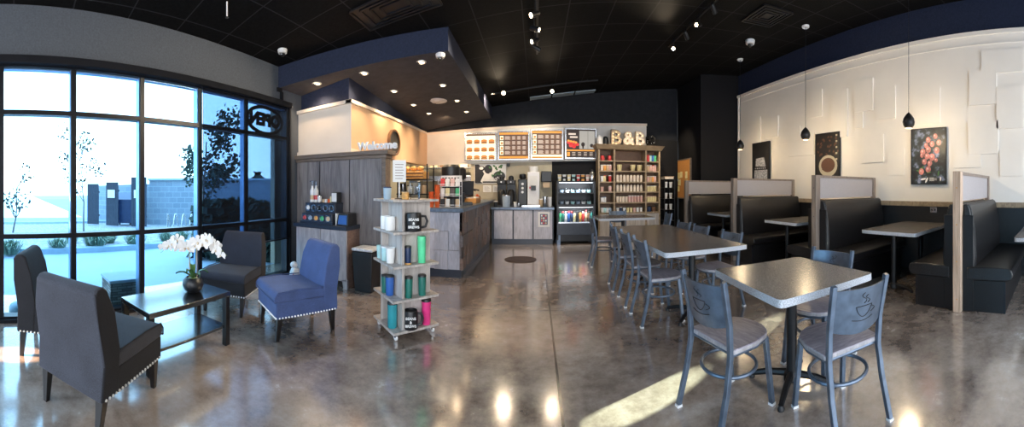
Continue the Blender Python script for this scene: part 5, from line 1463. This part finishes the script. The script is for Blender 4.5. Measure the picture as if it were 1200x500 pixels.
for k in range(6):
    x = ox0 + .13 + k * .137
    for z, rw in ((1.236, 'upper'), (.951, 'middle')):
        t = thing('food_pack', 'clear lidded food tub on the %s cooler shelf, %s from the left' % (rw, ORD[k]), 'food tub', (x, 8.16, z), 0, 'food tubs in the cooler')
        MB().lathe([(.045, 0), (.058, .06), (.058, .065)], n=16).build('tub', ('pavement', 'white_plastic', 'pale_teal')[k % 3], t)
        MB().lathe([(.060, .065), (.05, .09), (.01, .10)], n=16).build('lid', 'clear_glass', t)
for k in range(7):
    c, nm = [('yellow', 'yellow'), ('white_plastic', 'white and purple'), ('yellow', 'yellow and black'), ('pale_teal', 'pale blue'), ('red', 'red'), ('orange_light', 'light orange'), ('rose', 'pink')][k]
    t = thing('cereal_cup', '%s cup on top of the cooler, %s from the left' % (nm, ORD[k]), 'cup', (ox0 + .08 + k * .115, 8.12, 1.521), 0, 'cups on top of the cooler')
    MB().lathe([(.034, 0), (.045, .14), (.047, .145)], n=16).build('cup', c, t); MB().lathe([(.0405, .05), (.043, .10)], n=16).build('print_band', 'black_plastic' if k % 2 else 'white_paper', t); MB().lathe([(.049, .145), (.049, .155)], n=16).build('lid', 'white_plastic', t)
tumbler('tall silver and black blender bottle at the right end on top of the cooler', (ox1 - .06, 8.14, 1.521), .27, .06, 'steel', 'black_plastic', name='bottle', cat='bottle', style=1)
MB().lathe([(.02, 0), (.02, .01)])

# ================================================================ WOODEN SHELVING
YH = 8.25; su = thing('merchandise_shelving', 'tall pale wooden shelving with three columns against the dark wall', 'shelving', (0, YH, 0))
hx = [1.585, 1.985, 2.835, 3.215]
d_ = .36
MB().box(hx[0], hx[3], d_ - .02, d_, .0, 2.36).build('back_panel', 'brown', su, smooth=0)
for x in hx: MB().box(x - .022, x + .022, 0, d_ - .02, 0, 2.36).build('upright', 'shelf_wood', su, bevel=.003)
rowz = [.72, .98, 1.255, 1.51, 1.79, 2.05]
for i in range(3):
    for z in rowz: MB().box(hx[i] + .022, hx[i + 1] - .022, .005, d_ - .02, z - .03, z).build('shelf_board', 'shelf_wood', su, smooth=0)
MB().hexa([(hx[0] - .05, -.02, 2.33), (hx[3] + .05, -.02, 2.33), (hx[3] + .05, d_, 2.33), (hx[0] - .05, d_, 2.33), (hx[0] - .12, -.10, 2.45), (hx[3] + .12, -.10, 2.45), (hx[3] + .12, d_, 2.45), (hx[0] - .12, d_, 2.45)]).build('cornice', 'shelf_wood', su, bevel=.004)
for i in range(3): MB().box(hx[i] + .024, hx[i + 1] - .024, -.005, .0, .06, .68).build('cabinet_door', 'stand_wood', su, bevel=.003)
MB().box(hx[0] + .022, hx[3] - .022, .0, d_ - .02, 0, .06).build('plinth', 'navy_laminate', su)
PL = [(i, j) for i in range(3) for j in range(6)]
colname = ['left', 'middle', 'right']; rowname = ['bottom', 'second lowest', 'third lowest', 'third highest', 'second highest', 'top']
proto = {}
def goods(key, maker, label, p, group):
    if key not in proto: proto[key] = maker(label, p, group)
    else: dup(proto[key], label, p, None, group)
def mk(name, cat, body, cap, h, r, style):
    return lambda label, p, g: tumbler(label, p, h, r, body, cap, g, name, cat, style)
def row(i, j, items, name, cat, style, h, r, nm=None):
    x0 = hx[i] + .06; x1 = hx[i + 1] - .06; n = len(items)
    for k, it in enumerate(items):
        if it is None: continue
        c, cap, word = it
        x = x0 + (x1 - x0) * (k + .5) / n
        goods((name, c, cap, h, r, style), mk(name, cat, c, cap, h, r, style), '%s %s, %s from left, %s shelf, %s column of wooden shelving' % (word, nm or cat, ORD[k], rowname[j], colname[i]), (x, YH + .10, rowz[j]), 'goods on the wooden shelving')
W_ = ('white_plastic', 'steel', 'white'); 
row(0, 5, [('red', 'black_plastic', 'red and black'), None, ('red', 'black_plastic', 'red and black')], 'figurine', 'figurine', 1, .15, .05)
row(0, 4, [('cream_white', 'white_plastic', 'cream'), ('orange_light', 'white_plastic', 'orange'), ('tan', 'white_plastic', 'tan'), ('rose', 'white_plastic', 'pink')], 'canister', 'canister', 0, .15, .042)
row(0, 3, [('white_plastic', 'black_plastic', 'white'), ('yellow', 'red', 'yellow'), None, ('red', 'white_plastic', 'red')], 'canister', 'canister', 0, .16, .042)
row(0, 2, [('rose', 'black_plastic', 'pink'), None, None, ('rose', 'white_plastic', 'pink')], 'tea_tin', 'tin', 0, .14, .045)
row(0, 1, [('white_plastic', 'deep_blue', 'white'), ('white_plastic', 'blue', 'white'), None, None], 'tea_tin', 'tin', 0, .14, .04)
row(0, 0, [('white_plastic', 'steel', 'white'), ('pale_teal', 'steel', 'pale'), ('white_plastic', 'steel', 'white'), ('pavement', 'steel', 'pale')], 'cup', 'cup', 0, .13, .042)
row(1, 5, [None, None, None, None], 'cup', 'cup', 0, .1, .04)
row(1, 4, [('yellow', 'tan', 'tall yellow'), None, ('yellow', None, 'yellow'), ('yellow', None, 'yellow')], 'mug', 'mug', 2, .16, .07)
row(1, 3, [('cream_white', 'brown', 'cream')] * 8, 'syrup_bottle', 'syrup bottle', 1, .21, .035)
row(1, 2, [('cream_white', 'brown', 'cream')] * 8, 'syrup_bottle', 'syrup bottle', 1, .21, .035)
row(1, 1, [('cream_white', 'black_plastic', 'cream')] * 4 + [('rose', 'white_plastic', 'pink striped')] * 5, 'coffee_tin', 'tin', 0, .17, .036)
row(1, 0, [('white_plastic', 'black_plastic', 'white'), ('deep_blue', 'white_plastic', 'navy'), ('white_plastic', 'black_plastic', 'white'), ('yellow', 'black_plastic', 'yellow'), ('yellow', 'black_plastic', 'yellow'), ('rose', 'black_plastic', 'pink'), ('white_plastic', 'black_plastic', 'white'), ('white_plastic', 'deep_blue', 'white')], 'jar', 'jar', 0, .13, .037)
row(2, 5, [('red', 'red', 'red'), ('pale_teal', 'teal', 'teal'), ('blue', 'blue', 'blue'), ('green', 'green', 'green')], 'tumbler', 'tumbler', 0, .17, .038)
row(2, 4, [('tan', 'white_plastic', 'tan'), ('rose', 'white_plastic', 'pink'), ('rose', 'red', 'pink and red'), ('rose', 'white_plastic', 'pink')], 'canister', 'canister', 0, .16, .038)
row(2, 3, [('rose', 'white_plastic', 'pink'), ('tan', 'white_plastic', 'tan'), ('orange_light', 'white_plastic', 'orange'), ('rose', 'white_plastic', 'pink')], 'canister', 'canister', 0, .15, .038)
row(2, 2, [('yellow', 'white_plastic', 'yellow')] * 4, 'canister', 'canister', 0, .15, .038)
row(2, 1, [('yellow', 'rose', 'yellow and pink')] * 4, 'canister', 'canister', 0, .15, .038)
row(2, 0, [('deep_blue', 'black_plastic', 'navy'), ('brown', 'black_plastic', 'brown')], 'teapot', 'teapot', 1, .15, .06)
# on top of the shelving
ZT = 2.451
def pxx(px, Y): return Y * math.tan(ang(px))
for k, (px, mt, w1) in enumerate(((703, 'ceramic_white', 'white'), (709.5, 'ceramic_black', 'black'))):
    t = thing('dome_canister', '%s domed canister on top of the wooden shelving at its left end' % w1, 'canister', (pxx(px, YH + .1 + k * .12), YH + .1 + k * .12, ZT))
    r_ = .075; MB().lathe([(r_, 0), (r_, .14), (r_ * .85, .20), (r_ * .45, .235), (.005, .245)], n=24).build('body', mt, t); MB().lathe([(r_ * 1.03, 0), (r_ * 1.03, .012)], n=24).build('base_ring', 'black_plastic', t)
for px, ch, lab, sz in ((721.5, 'B', 'light-up marquee letter B on the wooden shelving, left of the ampersand', .52), (736.5, '&', 'light-up marquee ampersand on the wooden shelving between the two letters', .46), (749.5, 'B', 'light-up marquee letter B on the wooden shelving, right of the ampersand', .46)):
    t = thing('marquee_letter', lab, 'marquee letter', (pxx(px, YH + .06), YH + .06, ZT + .17), 0, 'marquee letters')
    dk = lab.find('left of') > 0
    text(ch, sz, 'trim_wood' if dk else 'tan', t, (0, 0, 0), ext=.035, bold=.022, name='letter_body')
    text(ch, sz, 'tan' if dk else 'cream_white', t, (0, -.037, 0), ext=.002, bold=.010, name='letter_face')
    m = MB()
    B_ = [(-.09, z) for z in (-.12, -.04, .04, .12)] + [(.0, .15), (.07, .09), (.0, .0), (.09, -.07), (.0, -.15)]
    if ch == '&': B_ = [(-.04, .13), (.03, .13), (.04, .06), (-.04, .0), (-.10, -.07), (-.05, -.14), (.04, -.12), (.10, -.02), (.12, -.15)]
    for x, z in B_: m.ell((x * .9, -.046, z), .011, 8, 6)
    m.build('bulbs', 'bulb_glow', t)
t = thing('wire_sphere', 'black wire geometric sphere ornament on the right end of the wooden shelving', 'ornament', (pxx(762.5, YH + .12), YH + .12, ZT + .165))
m = MB(); g_ = (1 + 5 ** .5) / 2
V_ = [Vector(v).normalized() * .15 for v in [(-1, g_, 0), (1, g_, 0), (-1, -g_, 0), (1, -g_, 0), (0, -1, g_), (0, 1, g_), (0, -1, -g_), (0, 1, -g_), (g_, 0, -1), (g_, 0, 1), (-g_, 0, -1), (-g_, 0, 1)]]
for i in range(12):
    for j in range(i):
        if (V_[i] - V_[j]).length < .165: m.tube([V_[i], V_[j]], .009, 6)
m.build('wire_frame', 'black_metal', t); MB().lathe([(.05, -.165), (.05, -.155), (.01, -.14)], n=14).build('foot', 'black_metal', t)
m = MB()
for v in V_[::2]: m.ell(v * .7, .014, 8, 6)
m.build('beads', 'white_plastic', t)

# ================================================================ CORK BOARD + CUP RACK
t = thing('cork_board', 'cork notice board with pinned yellow papers on the dark hallway wall', 'notice board', (3.985, 8.66, 1.60), R(-90))
MB().box(-.72, .72, -.02, .01, -.52, .52).build('cork', 'cork', t, smooth=0)
m = MB(); m.box(-.75, .75, -.03, .012, .52, .55).box(-.75, .75, -.03, .012, -.55, -.52).box(-.75, -.72, -.03, .012, -.52, .52).box(.72, .75, -.03, .012, -.52, .52); m.build('frame', 'trim_wood', t)
m = MB(); rng = random.Random(15)
m.build('x', 'cork', t) if False else None
k = 0
for (x, z) in ((-.62, .36), (-.45, .38), (-.25, .34), (-.60, .18), (-.42, .20), (-.22, .16), (-.66, .0), (-.48, .02), (-.30, .0), (-.12, .02), (.02, .10), (.18, .12), (-.62, -.16), (-.40, -.14), (-.18, -.18), (.05, -.10), (-.52, -.32), (-.30, -.30), (.0, -.28), (.5, .1), (.5, -.12)):
    w1 = rng.uniform(.06, .10); h1 = rng.uniform(.07, .10)
    n_ = MB().box(-w1, w1, -.003 - .001 * (k % 4), 0, -h1, h1).build('pinned_note', ('note_yellow', 'white_paper', 'note_yellow', 'yellow')[k % 4], t, loc=(x, -.022, z)); k += 1
t = thing('cup_rack', 'black wire rack of stacked white cups and lids beside the wooden shelving', 'rack', (3.54, 8.5, 0))
m = MB()
for x in (-.15, .15):
    for y in (-.18, .18): m.tube([(x, y, 0), (x, y, 1.60)], .012, 6)
for z in (.15, .45, .75, 1.05, 1.35, 1.58):
    for y in (-.18, .18): m.tube([(-.15, y, z), (.15, y, z)], .008, 6)
    for x in (-.15, .15): m.tube([(x, -.18, z), (x, .18, z)], .008, 6)
m.build('wire_frame', 'black_metal', t)
for z in (.15, .45, .75, 1.05, 1.35): MB().box(-.15, .15, -.18, .18, z, z + .008).build('shelf', 'black_metal', t)
for j, z in enumerate((.458, .758, 1.058, 1.358)):
    for i, x in enumerate((-.07, .07)):
        goods(('stk',), lambda l, p, g: (lambda t: (MB().lathe([(.032, 0), (.042, .12), (.045, .125)], n=14).build('cup', 'white_plastic', t), MB().lathe([(.046, .125), (.046, .15), (.036, .155)], n=14).build('lid', 'white_plastic', t), t)[2])(thing('paper_cup', l, 'cup', p, 0, g)),
              'white paper cup on the %s shelf of the black wire rack, %s side' % (('lowest', 'second', 'third', 'top')[j], 'aisle' if i == 0 else 'wall'), (3.54 + x, 8.42, z), 'cups in the wire rack')
prop_box('tray_stack', 'cream tray stack on top of the black wire rack', 'tray', (3.54, 8.5, 1.59), .26, .3, .06, 'cream_white', (('rim', 'tan', (-.14, .14, -.16, .16, .06, .07)),))

# ================================================================ LIGHT
wd = bpy.data.worlds.new('sky'); SC.world = wd; wd.use_nodes = True; nt = wd.node_tree
bg = nt.nodes['Background']; tc = nt.nodes.new('ShaderNodeTexCoord'); sp = nt.nodes.new('ShaderNodeSeparateXYZ'); nt.links.new(tc.outputs['Generated'], sp.inputs[0])
rp = nt.nodes.new('ShaderNodeValToRGB'); e = rp.color_ramp.elements; e[0].position = 0.0; e[0].color = (.95, .97, 1, 1); e[1].position = .75; e[1].color = (.62, .80, 1, 1)
nt.links.new(sp.outputs['Z'], rp.inputs[0]); nt.links.new(rp.outputs[0], bg.inputs['Color']); bg.inputs['Strength'].default_value = 2.4

def area(name, loc, rot, sx, sy, en, col):
    a = bpy.data.lights.new(name, 'AREA'); a.shape = 'RECTANGLE'; a.size = sx; a.size_y = sy; a.energy = en; a.color = col
    o = bpy.data.objects.new(name, a); o.location = loc; o.rotation_euler = rot; COL.objects.link(o); return o
def spot(name, loc, to, en, col, deg=75, soft=.05, blend=.7):
    s_ = bpy.data.lights.new(name, 'SPOT'); s_.energy = en; s_.color = col; s_.spot_size = R(deg); s_.spot_blend = blend; s_.shadow_soft_size = soft
    o = bpy.data.objects.new(name, s_); COL.objects.link(o); o.location = loc; d = Vector(to) - Vector(loc)
    o.rotation_mode = 'QUATERNION'; o.rotation_quaternion = (-d).to_track_quat('Z', 'Y'); return o
area('added_kitchen_fill', (-2.5, 9.7, 2.55), (0, 0, 0), 1.2, .4, 34, (1, .85, .62))  # unseen area lamp added to brighten the kitchen
spot('added_wall_fill', (-.95, 7.4, 3.45), (-2.3, 8.7, 2.4), 75, (1, .70, .42), 85)  # this and the following wall spots: fill without fixtures, added to brighten the back
spot('added_wall_fill', (-2.1, 7.5, 3.0), (-2.4, 8.7, 2.35), 26, (1, .62, .32), 100)
spot('added_wall_fill', (.0, 7.2, 3.5), (-.2, 8.7, 1.6), 55, (1, .86, .66), 95)
spot('added_wall_fill', (1.0, 6.9, 3.6), (1.2, 8.4, 1.4), 35, (1, .86, .68), 70)
spot('added_wall_fill', (2.35, 6.4, 3.7), (2.4, 8.3, 1.5), 70, (1, .80, .55), 58)
spot('added_hall_fill', (2.9, 7.4, 3.6), (4.0, 8.7, 1.7), 90, (1, .80, .5), 55)  # fill spot without a fixture, added to brighten the cork board
spot('added_cream_fill', (-2.0, 5.6, 3.0), (-2.7, 5.6, 2.2), 12, (1, .78, .5), 120, .08)  # extra unseen spot added to warm the cream side wall
spot('added_service_fill', (-1.9, 6.6, 2.95), (-1.9, 6.6, 1), 40, (1, .80, .56), 120, .12)  # extra unseen spot added to brighten the service area
# sunbeams slipping in past the trees: narrow warm shafts
def beam(target, az, el, dist, deg, en):
    d = Vector((math.sin(az) * math.cos(el), math.cos(az) * math.cos(el), -math.sin(el)))
    s = bpy.data.lights.new('sunbeam', 'SPOT'); s.energy = en; s.color = (1, .66, .40); s.spot_size = R(deg); s.spot_blend = .25; s.shadow_soft_size = .02
    o = bpy.data.objects.new('sunbeam', s); COL.objects.link(o); o.location = Vector(target) - d * dist
    o.rotation_mode = 'QUATERNION'; o.rotation_quaternion = (-d).to_track_quat('Z', 'Y')
beam((.70, 2.0, 0), R(70), R(12.5), 14, .55, 110000)
beam((1.9, 2.45, 0), R(70), R(12.5), 14, .5, 90000)
beam((-2.70, .0, .0), R(3), R(24), 7, 2.2, 9000)
beam((-2.95, .14, .62), R(-3), R(15), 7, 1.6, 6000)

# ================================================================ CAMERA
cam = bpy.data.cameras.new('camera'); co = bpy.data.objects.new('camera', cam); COL.objects.link(co)
co.location = (0, 0, EYE); co.rotation_euler = (PI / 2, 0, 0)
cam.type = 'PANO'; cam.panorama_type = 'CENTRAL_CYLINDRICAL'
cam.central_cylindrical_range_u_min = ang(0); cam.central_cylindrical_range_u_max = ang(1200)
cam.central_cylindrical_range_v_min = (HY - 500) / FOC; cam.central_cylindrical_range_v_max = HY / FOC
cam.central_cylindrical_radius = 1.0
cam.clip_end = 500; cam.clip_start = .02
SC.camera = co
vs_ = SC.view_settings
vs_.view_transform = 'Standard'; vs_.look = 'None'; vs_.gamma = 1; vs_.exposure = 1.2; vs_.use_curve_mapping = False
SC.render.film_transparent = False
try:
    SC.cycles.use_denoising = True; SC.cycles.max_bounces = 8; SC.cycles.transparent_max_bounces = 16; SC.cycles.diffuse_bounces = 4
    SC.cycles.sample_clamp_indirect = 6; SC.cycles.caustics_reflective = False; SC.cycles.caustics_refractive = False
except Exception: pass
